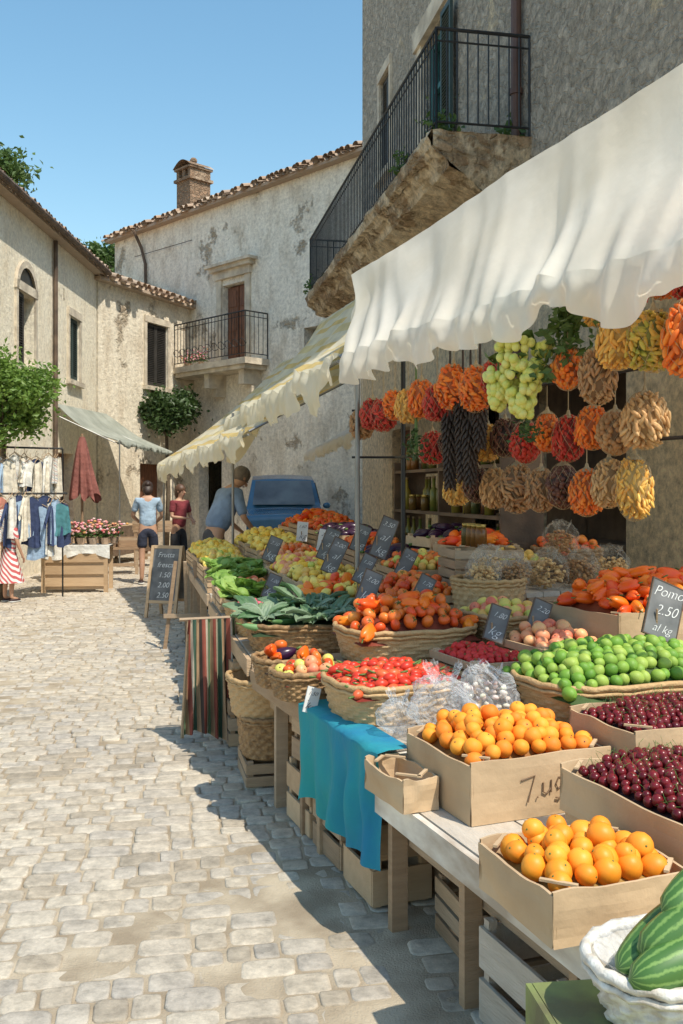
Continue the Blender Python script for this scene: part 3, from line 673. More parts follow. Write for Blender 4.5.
lettm=pm('lettuce_leaf',(.3,.48,.1),(.16,.33,.05),rough=.55,trans=.35,scale=9,bump=.5,bscale=30,rand=[(.2,.36,.05),(.42,.58,.16)])
lettd=pm('chard_leaf',(.12,.24,.1),(.3,.38,.26),rough=.55,trans=.25,scale=12,bump=.5,bscale=30,rand=[(.07,.17,.06),(.32,.4,.28),(.14,.25,.1)])
zm,nt,N,L=newmat('striped_marrow_skin')
out=N.new('ShaderNodeOutputMaterial'); p=N.new('ShaderNodeBsdfPrincipled'); p.inputs['Roughness'].default_value=.42
tc=N.new('ShaderNodeTexCoord'); sx=N.new('ShaderNodeSeparateXYZ'); L.new(tc.outputs['Object'],sx.inputs[0])
at=N.new('ShaderNodeMath'); at.operation='ARCTAN2'; L.new(sx.outputs[1],at.inputs[0]); az=N.new('ShaderNodeMath'); az.operation='ADD'; az.inputs[1].default_value=.012; L.new(sx.outputs[2],az.inputs[0]); L.new(az.outputs[0],at.inputs[1])
nn=N.new('ShaderNodeTexNoise'); nn.inputs['Scale'].default_value=45; nn.inputs['Detail'].default_value=8; nn.inputs['Roughness'].default_value=.7; L.new(tc.outputs['Object'],nn.inputs['Vector'])
ma=N.new('ShaderNodeMath'); ma.operation='MULTIPLY_ADD'; ma.inputs[1].default_value=12; L.new(at.outputs[0],ma.inputs[0]); nm_=N.new('ShaderNodeMath'); nm_.operation='MULTIPLY'; nm_.inputs[1].default_value=6; L.new(nn.outputs[0],nm_.inputs[0]); L.new(nm_.outputs[0],ma.inputs[2])
sn=N.new('ShaderNodeMath'); sn.operation='SINE'; L.new(ma.outputs[0],sn.inputs[0])
cr_=N.new('ShaderNodeValToRGB'); cr_.color_ramp.elements[0].position=.2; cr_.color_ramp.elements[0].color=(.06,.15,.03,1); cr_.color_ramp.elements[1].position=1; cr_.color_ramp.elements[1].color=(.19,.32,.08,1); L.new(sn.outputs[0],cr_.inputs[0])
L.new(cr_.outputs[0],p.inputs['Base Color']); L.new(p.outputs[0],out.inputs[0]); zucm=zm
def cabbage():
    b=leafy(16,.15,.9,1,.9); b.ell((0,0,.05),(.06,.06,.05),10,6); return b
P={ 'apricot':(.029,sph(.029,.14,stem='dot',sq=.95).mesh('apricot',[peachm,wooddark],True),'ripe orange apricot in a cardboard box','apricot'),
 'yellow_plum':(.03,sph(.031,.12,stem='dot',sq=1.08).mesh('yellow_plum',[plumm,stemg],True),'yellow orange plum in a cardboard box','plum'),
 'lime':(.0255,sph(.0255,-.08,sq=1.1,stem='dot').mesh('lime',[limem,stemg],True),'glossy green lime in a heap','lime'),
 'cherry':(.0155,sph(.0155,.1,10,7,stem='thin').mesh('cherry',[cherrym,stemg],True),'dark red cherry with thin green stem','cherry'),
 'tomato':(.032,sph(.032,.16,sq=.8,stem='leaf',lop=.06).mesh('tomato',[tomm,stemg],True),'ripe red round tomato in a heap','tomato'),
 'plum_tomato':(.02,longb(.056,.019,0,8,tip=.5).mesh('plum_tomato',[plumtm,stemg],True),'small red plum tomato in wicker basket','tomato'),
 'strawberry':(.018,sph(.018,.0,10,7,sq=1.2,stem='leaf').mesh('strawberry',[strawm,stemg],True),'small red strawberry in a crate','strawberry'),
 'apple':(.032,sph(.032,.2,sq=.9,stem='dot').mesh('apple',[applem,wooddark],True),'pink and red apple in a heap','apple'),
 'green_apple':(.031,sph(.031,.2,sq=.9,stem='dot').mesh('green_apple',[greenapm,wooddark],True),'yellow green apple in a heap','apple'),
 'bell_pepper':(.04,pepperb(.034,2.0).mesh('bell_pepper',[orapm,stemg],True),'long orange red pepper in a heap','pepper'),
 'lemon':(.031,sph(.029,-.18,sq=1.2).mesh('lemon',[yelm],True),'bright yellow lemon in a crate','lemon'),
 'cucumber':(.03,longb(.22,.019,.08).mesh('cucumber',[cucm,stemg],True),'long dark green cucumber in basket','cucumber'),
 'aubergine':(.042,longb(.17,.04,.1,10,tip=.6).mesh('aubergine',[eggm,stemg],True),'glossy dark purple aubergine in crate','aubergine'),
 'yellow_pepper':(.038,pepperb(.035,1.5).mesh('yellow_pepper',[yelm,stemg],True),'glossy yellow bell pepper in crate','pepper'),
 'radish':(.022,sph(.02,0,10,7,stem='leaf').mesh('radish',[radm,stemg],True),'small pink red radish in basket','radish'),
 'lettuce':(.08,cabbage().mesh('lettuce',[lettm],True),'fresh green leafy lettuce head','lettuce'),
 'chard':(.07,leafy(15,.17,.75,1,.4).mesh('chard',[lettd],True),'bunch of dark green leafy chard','chard'),
}
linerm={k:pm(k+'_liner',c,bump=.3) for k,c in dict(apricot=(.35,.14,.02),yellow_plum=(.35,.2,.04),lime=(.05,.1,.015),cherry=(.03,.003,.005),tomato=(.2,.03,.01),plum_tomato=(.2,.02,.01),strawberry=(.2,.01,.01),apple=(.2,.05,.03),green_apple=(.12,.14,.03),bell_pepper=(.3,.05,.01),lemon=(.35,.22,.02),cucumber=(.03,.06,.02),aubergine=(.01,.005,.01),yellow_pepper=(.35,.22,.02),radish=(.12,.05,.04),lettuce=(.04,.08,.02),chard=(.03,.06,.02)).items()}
CAP=285
def put(kind,loc,rot,sc):
    r,me,lab,cat=P[kind]; n=fruitcount.get(kind,0)
    if n<CAP:
        fruitcount[kind]=n+1
        obj(kind,me,None,loc,rot,(sc,)*3,lab,cat,kind.replace('_',' ')+' pieces heaped on the stalls')
    else: stuff.setdefault(kind,[]).append((loc,rot,sc))
def heap(fr,u0,u1,v0,v1,z,kind,hh,flat=False):
    kinds=[kind] if isinstance(kind,str) else list(kind)
    r=max(P[k][0] for k in kinds); st=r*1.84
    long_={'cucumber','aubergine','plum_tomato'}
    if kinds[0]=='cucumber': su,sv=.042,.15
    elif kinds[0]=='aubergine': su,sv=.075,.12
    elif kinds[0]=='plum_tomato': su,sv=.032,.042
    elif kinds[0]=='bell_pepper': su,sv=.066,.08
    elif kinds[0]=='yellow_pepper': su=sv=.068
    else: su,sv=st*.86,st
    nu_=max(1,int((u1-u0)/su)); nv_=max(1,int((v1-v0)/sv))
    for i in range(nu_):
        for j in range(nv_):
            a=(i+.5)/nu_; c=(j+.5+(.5 if i%2 else 0)*.8-.2)/nv_
            if c>1.02: continue
            for lay in range(2):
                if lay and R.random()>.42: continue
                prof=max(0,(1-(2*a-1)**2))**.5*max(0,(1-(2*min(c,1)-1)**2))**.5
                zz=z+hh*prof+r*(.15 if not lay else 1.1)*(.9 if kinds[0] not in('lettuce','chard') else 0)+R.uniform(-.1,.2)*r
                if lay and prof<.4: continue
                if lay and kinds[0] in('lettuce','chard'): continue
                uu=u0+(u1-u0)*a+R.uniform(-.22,.22)*su+(su*.5 if lay else 0); vv=v0+(v1-v0)*c+R.uniform(-.2,.2)*sv
                kd=R.choice(kinds)
                if kd in long_: rot=(R.uniform(-.5,.5),R.uniform(-.3,.3),fr.a+R.gauss(0,.45)+(pi if R.random()<.5 else 0))
                elif kd in('lettuce','chard'): rot=(R.uniform(-.35,.35),R.uniform(-.35,.35),R.uniform(0,6))
                elif kd=='bell_pepper': rot=(R.uniform(1.1,2.0),R.uniform(-.4,.4),R.uniform(0,6))
                elif kd=='yellow_pepper': rot=(R.uniform(.6,2.2),R.uniform(-1,1),R.uniform(0,6))
                else: rot=(R.gauss(0,.8),R.gauss(0,.8),R.uniform(0,6))
                put(kd,fr.p(uu,vv,zz),rot,R.uniform(.82,1.15))
CN={'card':('cardboard_box','open brown cardboard box filled with ','box'),'wick':('wicker_basket','woven wicker basket filled with ','basket'),'crate':('wooden_crate','slatted wooden crate filled with ','crate'),'wickd':('wicker_basket','dark brown wicker basket filled with ','basket')}
risers={}
def cont(fr,u0,u1,v0,v1,z,h,kind,prod,hh,stallkey=None,label=None):
    w,d=v1-v0,u1-u0; pn=(prod if isinstance(prod,str) else prod[0])
    nm,lb,ct=CN[kind]
    t=thing(nm,label or lb+pn.replace('_',' ')+'s',ct,fr.p((u0+u1)/2,(v0+v1)/2,z),fr.a+R.uniform(-.04,.04),group='produce containers on the stalls')
    key=(kind,round(w,2),round(d,2),h)
    if key not in cache:
        if kind=='card': cache[key]=cardbox(w,d,h).mesh('box',[card],False)
        elif kind=='crate': cache[key]=crate(w,d,h).mesh('crate',[woodH],False)
        else: cache[key]=basket(w,d,h).mesh('basket',[wick if kind=='wick' else wickd],True)
    obj({'card':'carton','crate':'slat_frame'}.get(kind,'woven_body'),cache[key],t)
    r=max(P[k][0] for k in ([prod] if isinstance(prod,str) else prod))
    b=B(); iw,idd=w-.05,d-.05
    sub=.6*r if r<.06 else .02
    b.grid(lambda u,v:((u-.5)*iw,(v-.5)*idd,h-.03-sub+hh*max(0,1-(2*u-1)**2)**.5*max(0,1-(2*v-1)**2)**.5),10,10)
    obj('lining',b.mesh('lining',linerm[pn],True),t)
    heap(fr,u0+.03,u1-.03,v0+.03,v1-.03,z+h-.03,prod,hh)
    if stallkey: risers.setdefault(stallkey,[]).append((u0,u1,v0,v1,z))
    return t
cont(A,.22,.58,-.11,.28,.50,.13,'card','yellow_plum',.045)
cont(A,.24,.86,.33,.86,.57,.14,'card','cherry',.07,'1')
cb=cont(A,1.0,1.46,.09,.62,.50,.2,'card','apricot',.08)
cont(A,.9,1.28,.65,1.25,.62,.15,'card','cherry',.05,'1')
cont(A,1.30,1.84,.65,1.55,.67,.14,'wick','lime',.13,'1')
cont(A,1.76,2.26,.0,.56,.62,.15,'wick','plum_tomato',.06)
cont(A,1.88,2.28,.58,.9,.70,.13,'crate','strawberry',.04,'2')
cont(A,1.88,2.28,.92,1.3,.74,.13,'crate','apple',.05,'2')
cont(A,1.9,2.5,1.34,2.2,.84,.15,'card','bell_pepper',.15,'2')
cont(A,2.34,2.86,.27,.93,.73,.16,'wick',('tomato','tomato','bell_pepper'),.13,'3')
cont(A,2.30,2.56,-.12,.24,.62,.12,'wickd',('tomato','green_apple','apple'),.05)
cont(A,2.58,2.86,-.12,.24,.62,.13,'wickd',('aubergine','bell_pepper','tomato'),.04)
cont(A,2.34,2.78,.95,1.31,.8,.13,'wick',('green_apple','apple'),.05,'3')
cont(Q,.06,.62,.0,.72,.66,.15,'wickd',('chard','cucumber','chard'),.07,'4')
cont(Q,.66,1.22,.0,.4,.66,.14,'wick','radish',.05,'4')
cont(Q,.66,1.22,.42,.95,.76,.14,'crate',('yellow_pepper','lemon','bell_pepper'),.08,'4')
cont(Q,.06,.62,.75,1.2,.82,.15,'crate','tomato',.08,'4')
cont(Q,.66,1.22,.98,1.42,.92,.14,'crate',('green_apple','tomato'),.07,'4')
cont(Q,1.26,1.85,.0,.42,.66,.14,'wick','lettuce',.06,'4')
cont(Q,1.26,1.85,.45,.98,.80,.14,'crate',('yellow_pepper','green_apple'),.08,'4')
cont(Q,1.26,1.85,1.01,1.45,.94,.14,'crate',('aubergine','aubergine'),.05,'4')
cont(Q,1.9,2.25,.0,.4,.68,.14,'crate',('tomato','apple'),.06,'4')
cont(Q,2.27,2.6,.0,.4,.68,.14,'crate','lettuce',.05,'4')
cont(Q,1.9,2.6,.42,.98,.8,.14,'crate',('lemon','apple'),.1,'4')
cont(Q,1.9,2.6,1.01,1.45,.96,.14,'crate',('bell_pepper','tomato'),.08,'4')
cont(Q,2.9,3.6,.0,.46,.7,.14,'crate','lettuce',.06,'5')
cont(Q,2.9,3.6,.48,1.0,.84,.14,'crate',('apple','tomato'),.08,'5')
cont(Q,2.75,3.5,1.03,1.5,1.0,.18,'crate','aubergine',.05,'5')
cont(Q,3.65,4.4,.0,.46,.72,.14,'crate',('lemon','green_apple'),.12,'5')
cont(Q,3.65,4.4,.48,1.0,.86,.14,'crate',('lemon','yellow_pepper'),.12,'5')
cont(Q,4.45,5.2,.0,.46,.74,.14,'crate','lemon',.12,'5')
cont(Q,4.45,5.2,.48,1.0,.88,.14,'crate',('yellow_pepper','lemon'),.12,'5')
cont(Q,4.45,5.2,1.03,1.5,1.06,.14,'crate','bell_pepper',.12,'5')
cont(Q,3.65,4.4,1.03,1.5,1.04,.14,'crate','tomato',.12,'5')
cont(Q,5.5,6.2,.0,.5,.72,.14,'crate',('lemon','green_apple'),.12,'6')
cont(Q,5.5,6.2,.52,1.05,.8,.14,'crate','lemon',.12,'6')
cont(Q,5.5,6.2,1.08,1.6,1.0,.14,'crate','tomato',.1,'6')
# back table goods
cont(A,3.25,3.7,1.52,1.92,.98,.14,'wick','green_apple',.05)
cont(A,3.25,3.7,1.95,2.3,.98,.2,'wickd','tomato',.07)
cont(A,3.75,4.15,1.52,1.95,.98,.22,'crate','bell_pepper',.06)
cont(A,4.2,4.58,1.52,1.95,.98,.26,'crate','aubergine',.04)
for kind,lst in stuff.items():
    b=B(); r,me,lab,cat=P[kind]
    vs=[v.co.copy() for v in me.vertices]; fs=[tuple(p.vertices) for p in me.polygons]; mi=[p.material_index for p in me.polygons]
    for (loc,rot,sc) in lst:
        m=Matrix.Translation(loc)@Euler(rot).to_matrix().to_4x4()@Matrix.Scale(sc,4); o=len(b.v)
        b.v.extend([tuple(m@v) for v in vs]); b.f.extend([[i+o for i in f] for f in fs]); b.m.extend(mi)
    obj(kind+'_pile',b.mesh(kind+'_pile',list(me.materials),True),None,label='pile of '+lab,cat=cat,kind='stuff')

stall('worn plank stall table with white painted edge board',A,0.02,1.53,0,1.75,.5,risers.get('1'),legsu=(.3,.87,1.4))
stall('wooden plank stall table draped with a blue cloth',A,1.56,2.28,0,2.2,.62,risers.get('2'),legsu=(.62,))
stall('wooden plank stall table holding tomato baskets',A,2.31,3.15,0,1.8,.62,risers.get('3'),edge=wood,legsu=(.1,.5))
stall('wooden plank stall table holding vegetable baskets',Q,.04,2.65,0,1.6,.66,risers.get('4'),edge=wood,legsu=(.6,1.5,2.5))
stall('wooden plank stall table with crates of yellow fruit',Q,2.8,5.25,0,1.6,.7,risers.get('5'),edge=wood,legsu=(.1,1.2,2.3))
stall('wooden plank stall table at the end of the row',Q,5.45,6.3,0,1.7,.72,risers.get('6'),edge=wood)

def text(s,size,m,parent,loc,rot,name='writing',shear=.25,off=.004):
    cu=bpy.data.curves.new('t','FONT'); cu.body=s; cu.size=size; cu.shear=shear; cu.align_x='CENTER'; cu.align_y='CENTER'; cu.extrude=.0005; cu.offset=size*off
    o=bpy.data.objects.new('t',cu); COL.objects.link(o); bpy.context.view_layer.update()
    me=bpy.data.meshes.new_from_object(o.evaluated_get(bpy.context.evaluated_depsgraph_get())); bpy.data.objects.remove(o)
    me.materials.clear(); me.materials.append(m)
    return obj(name,me,parent,loc,rot)
b=B(); sc_=[[(-.07,.035),(-.02,.04),(-.045,-.04)],[(-.01,-.035),(-.008,-.03)],[(.012,.01),(.012,-.02),(.025,-.028),(.04,-.015),(.042,.012),(.042,-.028)],[(.085,.012),(.07,.014),(.06,-.005),(.068,-.022),(.085,-.015),(.087,.012),(.088,-.04),(.075,-.055),(.06,-.05)]]
for st_ in sc_: b.tube([(x_,0,z_+x_*.12) for x_,z_ in st_],.0028,5)
obj('writing',b.mesh('writing',pm('carton_print',(.22,.13,.07),bump=0)),cb,(-.02,-.242,.1))
def sign(loc,w,h,rz,tilt,lines,board=slate,wr=chalk,lean=0,label='small grey chalkboard price sign with white writing',stick=.15):
    t=thing('price_sign',label,'sign',loc,rot=(0,0,rz),group='price signs on the stalls')
    bd=obj('board',None,t,(0,0,0),(-tilt,lean,0))
    b=B(); b.b2(-w/2,w/2,-.004,.004,0,h); obj('panel',b.mesh('panel',board),bd)
    b=B(); f=.005
    b.b2(-w/2-f,-w/2,-.006,.006,-f,h+f); b.b2(w/2,w/2+f,-.006,.006,-f,h+f); b.b2(-w/2,w/2,-.006,.006,-f,0); b.b2(-w/2,w/2,-.006,.006,h,h+f)
    if board is slate: obj('frame',b.mesh('frame',wooddark),bd)
    n=len(lines)
    for i,s in enumerate(lines): text(s,min(h/n*.8,w/(len(s)*.62)),wr,bd,(R.uniform(-.006,.006),-.005,h*(1-(i+.5)/n)),(pi/2,R.uniform(-.14,.14),0),shear=.45,off=-.014)
    b=B(); b.tube([(0,.009,h*.5),(0,.03,-stick)],.005,5); obj('stick',b.mesh('stick',wood),t)
    return t
sign(A.p(1.62,1.32,.93),.16,.24,.25,.25,['Pomo','2.50','al kg'],lean=.4)
sign(A.p(2.2,.86,.86),.09,.16,.1,.25,['1.80','kg'],lean=.35)
sign(A.p(2.2,1.08,.88),.085,.16,.1,.25,['2.20','kg'],lean=.4)
sign(A.p(2.9,.5,.96),.09,.18,.1,.2,['3.00','kg'],lean=.4)
sign(A.p(2.88,.8,.96),.08,.15,.1,.2,['1.70','kg'],lean=.5)
sign(Q.p(.62,.98,1.02),.08,.18,.1,.2,['2.50','kg'],lean=.5)
sign(Q.p(.62,.72,.99),.08,.18,.1,.2,['1.50','kg'],lean=.5)
sign(Q.p(1.24,1.0,1.1),.11,.28,.1,.2,['3.50','al','kg'],lean=.4)
sign(Q.p(1.24,.66,1.0),.1,.24,.1,.2,['2.00','al','kg'],lean=.45)
sign(Q.p(1.87,.75,1.04),.1,.24,.1,.2,['1.20','al','kg'],lean=.4)
sign(Q.p(1.87,1.0,1.1),.1,.2,.1,.2,['1.90','kg'],lean=.4)
sign(Q.p(1.24,.25,.84),.08,.16,.1,.2,['1.00','kg'],lean=.4)
sign(Q.p(2.63,.45,.98),.1,.2,.1,.2,['2.10','kg'],lean=.4)
sign(A.p(2.2,-.03,.6),.06,.11,.3,.2,['1.50','kg'],paper,ink,.3,'small white paper price card clipped to basket',.02)
sign(Q.p(2.65,.9,1.05),.1,.18,.1,.2,['2.40','kg'],paper,ink,.2,'white paper price card standing among produce')
sign(Q.p(3.62,.9,1.08),.1,.18,.1,.2,['1.60','kg'],paper,ink,.1,'white paper price card standing among produce')

blue=pm('teal_blue_cloth',(.015,.23,.4),(.025,.34,.36),rough=.85,scale=3.5,bump=.4,bscale=22,trans=.15,stretch=(1,1,.6),bd=.02)
b=B()
def cl(u,v):
    uu=1.45+u*.86; s=v*.6
    over=.1
    if s<over: return A.p(uu,.1-s+.0,.625+.004)
    dr=s-over; bot=1+.14*nz(u*3,0,2)+.03*math.sin(u*20)
    return A.p(uu,-.04-.018*math.sin(uu*34+nz(uu*3,dr*2)*3)*min(1,dr*4)-.03*nz(uu*7,dr*3,3)*min(1,dr*5)+.1*max(0,1.54-uu),.625-dr*bot*.84)
b.grid(cl,110,34); obj('blue_tablecloth',b.mesh('blue_tablecloth',blue,True),label='blue and teal cloth draped over the stall edge',cat='tablecloth')

def single_crate(loc,rz,w,d,h,m,label,ns=3):
    t=thing('wooden_crate',label,'crate',loc,rz,group='crates under the stalls'); obj('slat_frame',crate(w,d,h,ns).mesh('crate',[m]),t); return t
single_crate(A.p(.6,.27,0.008),A.a,.5,.42,.3,woodgrey,'empty grey slatted crate under the plank table',2)
single_crate(A.p(1.15,.36,0.008),A.a-.1,.45,.4,.2,wood,'low slatted wooden crate under the table')
single_crate(A.p(1.15,.38,0.21),A.a-.05,.42,.38,.18,woodH,'slatted wooden crate stacked on another crate',2)
single_crate(A.p(1.74,.13,0.008),A.a,.24,.3,.5,woodH,'upright slatted pine crate under blue cloth',3)
single_crate(A.p(1.72,.46,.008),A.a,.36,.36,.38,wood,'slatted wooden crate under the table',3)
single_crate(A.p(2.12,.2,.008),A.a,.36,.34,.24,wood,'slatted wooden crate beneath the tomato basket',2)
single_crate(A.p(2.5,.2,.008),A.a,.36,.34,.28,woodH,'slatted wooden crate under the tomato stall',2)
single_crate(A.p(2.5,.22,.29),A.a+.08,.34,.32,.24,wood,'slatted wooden crate stacked under the tomato stall',2)
single_crate(Q.p(.12,.14,.008),Q.a,.36,.4,.13,wood,'small wooden pallet crate on paving',2)
single_crate(Q.p(.95,.15,.008),Q.a,.4,.45,.28,wood,'slatted wooden crate under the vegetable stall')
single_crate(Q.p(.95,.15,.29),Q.a+.05,.38,.42,.24,woodH,'slatted wooden crate stacked under the vegetable stall',2)
single_crate(Q.p(1.9,.2,.008),Q.a,.4,.45,.4,wood,'slatted wooden crate under the vegetable stall')
single_crate(Q.p(3.4,.3,.008),Q.a,.4,.5,.36,wood,'slatted wooden crate under the fruit stall')
t=thing('wicker_basket','tall empty wicker basket stacked in front of stall','basket',Q.p(.12,.13,.14),Q.a)
obj('woven_body',basket(.38,.42,.21,.1,3).mesh('basket',[wickd],True),t)
t=thing('wicker_basket','round wicker basket stacked on another basket','basket',Q.p(.14,.1,.345),Q.a+.1)
obj('woven_body',basket(.42,.46,.2,.14,2.6).mesh('basket',[wick],True),t)
t=thing('wooden_crate','green painted wooden box carrying the white basket','crate',(.80,1.93,0.008),.12)
b=B(); b.b2(-.36,.36,-.2,.2,0,.46)
for z in(0.01,.165,.32): b.b2(-.375,.375,-.215,-.202,z,z+.14); b.b2(-.375,-.362,-.2,.2,z,z+.14)
b.b2(-.38,-.33,-.235,-.217,.0,.465); b.b2(.33,.38,-.235,-.217,.0,.465)
obj('plank_body',b.mesh('plank_body',[greenpaint]),t)
t=thing('wicker_basket','whitewashed wicker basket lined with plastic holding marrows','basket',(.74,1.95,.47),.2)
obj('woven_body',basket(.48,.32,.13,.2,2.3,rows=7,N=72).mesh('basket',[wickw],True),t)
b=B(); b.grid(lambda u,v:(math.cos(2*pi*u)*(.228-.1*v)*(1+.05*nz(u*20,v)),math.sin(2*pi*u)*(.15-.07*v),.142-.09*v+.01*nz(u*30,v*4,2)),60,6,0,True)
obj('plastic_lining',b.mesh('plastic_lining',[filmmat('white_plastic',(.85,.86,.88),.25)],True),t)
mar=longb(.38,.05,.08,18,tip=.3,seg=20).mesh('marrow',[zucm,stemg],True)
for (dx,dy,dz,ry,rz,sc) in((.0,-.08,.635,-.15,.3,1.05),(-.02,.02,.64,-.25,.5,1.05),(.02,-.03,.72,-.4,.3,1.05),(.08,.06,.70,-.45,.45,1.0),(.1,-.1,.66,-.1,.2,1),(.06,.0,.77,-.35,.38,.95)):
    obj('marrow',mar,None,(.74+dx,1.95+dy,dz),(R.uniform(0,6),ry,rz),(sc,)*3,'large striped green marrow in white basket','marrow','marrows in white basket')

def bag(loc,r,seed,label,m=film,sc=(1,1,1),name='plastic_bag'):
    t=thing(name,label,'bag',loc,R.uniform(0,3))
    b=B(); b.ell((0,0,r*.8),(r*sc[0],r*sc[1],r*sc[2]),32,20,0,lambda th,ph:(1+.35*nz(math.cos(ph)*1.6+seed,math.sin(ph)*1.6+th*1.6,seed)+.1*nz(math.cos(ph)*5,math.sin(ph)*5+th*5,seed)))
    for k in range(3):
        a=k*2.1+seed; b.grid(lambda u,v:(math.cos(a+u*1.2)*r*(.25+.35*v),math.sin(a+u*1.2)*r*(.25+.35*v),r*(1.3+.7*v)+.03*nz(u*9,v*3,seed)),10,5)
    obj('film',b.mesh('film',[m],True),t)
    return t
pasta=fm('dried_pasta',(.66,.42,.17),(.52,.3,.11),[(.7,.46,.2),(.5,.3,.12)],.6)
brown=fm('dried_beans',(.42,.21,.08),(.26,.12,.04),[(.46,.26,.1),(.3,.14,.05)],.6)
def pelletbag(loc,r,m,label,fl=film2,n=150):
    t=bag(loc,r,R.uniform(0,20),label,fl,(1,1,1.15)); b=B()
    for k in range(n):
        d=Vector((R.gauss(0,1),R.gauss(0,1),R.gauss(0,1))).normalized()*r*R.uniform(.5,.85)
        b.ell((d.x,d.y,r*.78+d.z*.85),(r*.13,r*.08,r*.08),6,4,0,None,Matrix.Rotation(R.uniform(0,3),3,'Z'))
    obj('contents',b.mesh('contents',[m],True),t)
pinkm=fm('pink_garlic',(.75,.5,.45),(.85,.75,.66),[(.78,.5,.44),(.85,.75,.66),(.5,.55,.35)],.5)
bag(A.p(1.6,.3,.63),.13,3,'crumpled clear plastic bag on the stall table',sc=(1,1.2,.8))
pelletbag(A.p(1.6,.48,.64),.12,pinkm,'clear plastic bag of pale garlic beside the apricots',film,60)
bag(A.p(1.66,.14,.63),.08,12,'small crumpled clear plastic bag',sc=(1,1,.8))
t=thing('cardboard_box','small cardboard tray next to the apricot box','box',A.p(1.32,.0,.5),A.a+.04)
obj('carton',cardbox(.13,.3,.11).mesh('box',[card]),t)
t=thing('wicker_basket','tall round wicker basket with bags of pasta','basket',A.p(2.98,1.28,.8),0)
obj('woven_body',basket(.4,.4,.26,.14,2.0).mesh('basket',[wick],True),t)
t=thing('display_block','wooden stand under round basket','stand',A.p(2.98,1.28,0),A.a); b=B(); b.b2(-.2,.2,-.2,.2,.66,.8); b.b2(-.17,-.12,-.17,-.12,0,.66); b.b2(.12,.17,-.17,-.12,0,.66); b.b2(-.17,-.12,.12,.17,0,.66); b.b2(.12,.17,.12,.17,0,.66); obj('frame',b.mesh('frame',wood),t)
for (du,dv,dz,r,m) in((2.9,1.2,1.0,.1,pasta),(3.05,1.32,1.02,.11,pasta),(2.95,1.42,1.0,.1,brown),(3.05,1.7,.98,.12,pasta),(3.1,1.95,.98,.12,brown),(3.1,2.18,.98,.12,pasta),(3.08,1.82,1.17,.1,brown)):
    pelletbag(A.p(du,dv,dz),r,m,'clear bag of dried pasta and beans')
stall('low back table piled with bags and crates',A,2.95,4.6,1.5,2.3,.98,None,edge=wood)

# ------------------------------------------------------------------ hanging goods
def hangmat(n,a,bc,rg=.4): return fm(n,a,bc,[a,bc,tuple(x*.7 for x in a)],rg)
HM={'red':hangmat('dried_red_pepper',(.66,.06,.03),(.42,.025,.018)),'orange':hangmat('orange_dried_fruit',(.92,.3,.03),(.84,.13,.02)),'brown':hangmat('walnut_brown',(.56,.31,.13),(.36,.17,.07)),
 'dark':hangmat('dark_prune',(.2,.08,.045),(.08,.03,.022)),'green':hangmat('green_olive',(.38,.42,.06),(.8,.36,.06)),'yellow':hangmat('yellow_pasta',(.88,.58,.14),(.8,.36,.06)),'tan':hangmat('tan_pasta',(.74,.46,.2),(.56,.3,.12))}
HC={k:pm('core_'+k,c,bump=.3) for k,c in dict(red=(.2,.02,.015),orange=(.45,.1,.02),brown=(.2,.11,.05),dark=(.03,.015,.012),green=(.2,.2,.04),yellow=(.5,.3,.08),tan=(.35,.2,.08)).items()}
def bagmesh(seed,rx,rz,long_):
    rr=random.Random(seed); b=B()
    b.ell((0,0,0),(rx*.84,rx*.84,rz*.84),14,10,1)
    n=190; lx=rr.uniform(-.15,.15)
    for k in range(n):
        z=1-2*(k+.5)/n; a=k*2.39996+rr.uniform(-.4,.4); q=math.sqrt(max(0,1-z*z))*rr.uniform(.8,1.0)
        sh=1-.3*max(0,z)
        c=(math.cos(a)*q*rx*sh+lx*rx*z,math.sin(a)*q*rx*sh,z*rz*.88)
        if long_:
            m=Matrix.Rotation(a,3,'Z')@Matrix.Rotation(rr.uniform(-.9,.9)+(.9 if long_==2 else 0),3,'X')@Matrix.Rotation(z*.9,3,'Y')
            b.ell(c,(rx*.09,rx*.1,rx*.28),6,6,0,None,m)
        else: b.ell(c,(rx*.17,rx*.16,rx*.16),7,5)
    return b
def netmesh(rx,rz,n=10):
    b=B()
    for s in(-1,1):
        for k in range(n):
            pts=[]
            for i in range(13):
                t=i/12; th=pi*(1-t*.93); a=2*pi*k/n+s*t*2.4
                q=math.sin(th)*rx*1.06*(1-.12*t); pts.append((math.cos(a)*q,math.sin(a)*q,math.cos(th)*rz*1.03))
            b.tube(pts,.0008,3,0,False)
    b.tube([(0,0,rz*.85),(0,0,rz*1.05),(0,0,rz*1.2)],[.035,.01,.006],8)
    return b
bagc={}
def hang(x,y,z,rx,rz,col,long_,rail,label):
    key=(col,long_,round(rx,2),round(rz,2))
    if key not in bagc:
        bagc[key]=(bagmesh(len(bagc)+3,rx,rz,long_).mesh('contents',[HM[col],HC[col]],True),netmesh(rx,rz).mesh('net',[rope],False))
    t=thing('hanging_net_bag',label,'bag',(x,y,z),R.uniform(0,6),group='net bags hanging under the awning')
    obj('contents',bagc[key][0],t); obj('net',bagc[key][1],t)
    b=B(); b.tube([(0,0,rz*1.2),(0,0,rail-z)],.0025,4,0,False); obj('string',b.mesh('string',rope),t)
LB={'red':'net bag of dried red peppers hanging','orange':'net bag of orange dried peppers hanging','brown':'net bag of brown walnuts hanging','dark':'net bag of dark prunes hanging','green':'net bag of green and orange peppers hanging','yellow':'net bag of yellow pasta hanging','tan':'net bag of tan dried pasta hanging'}
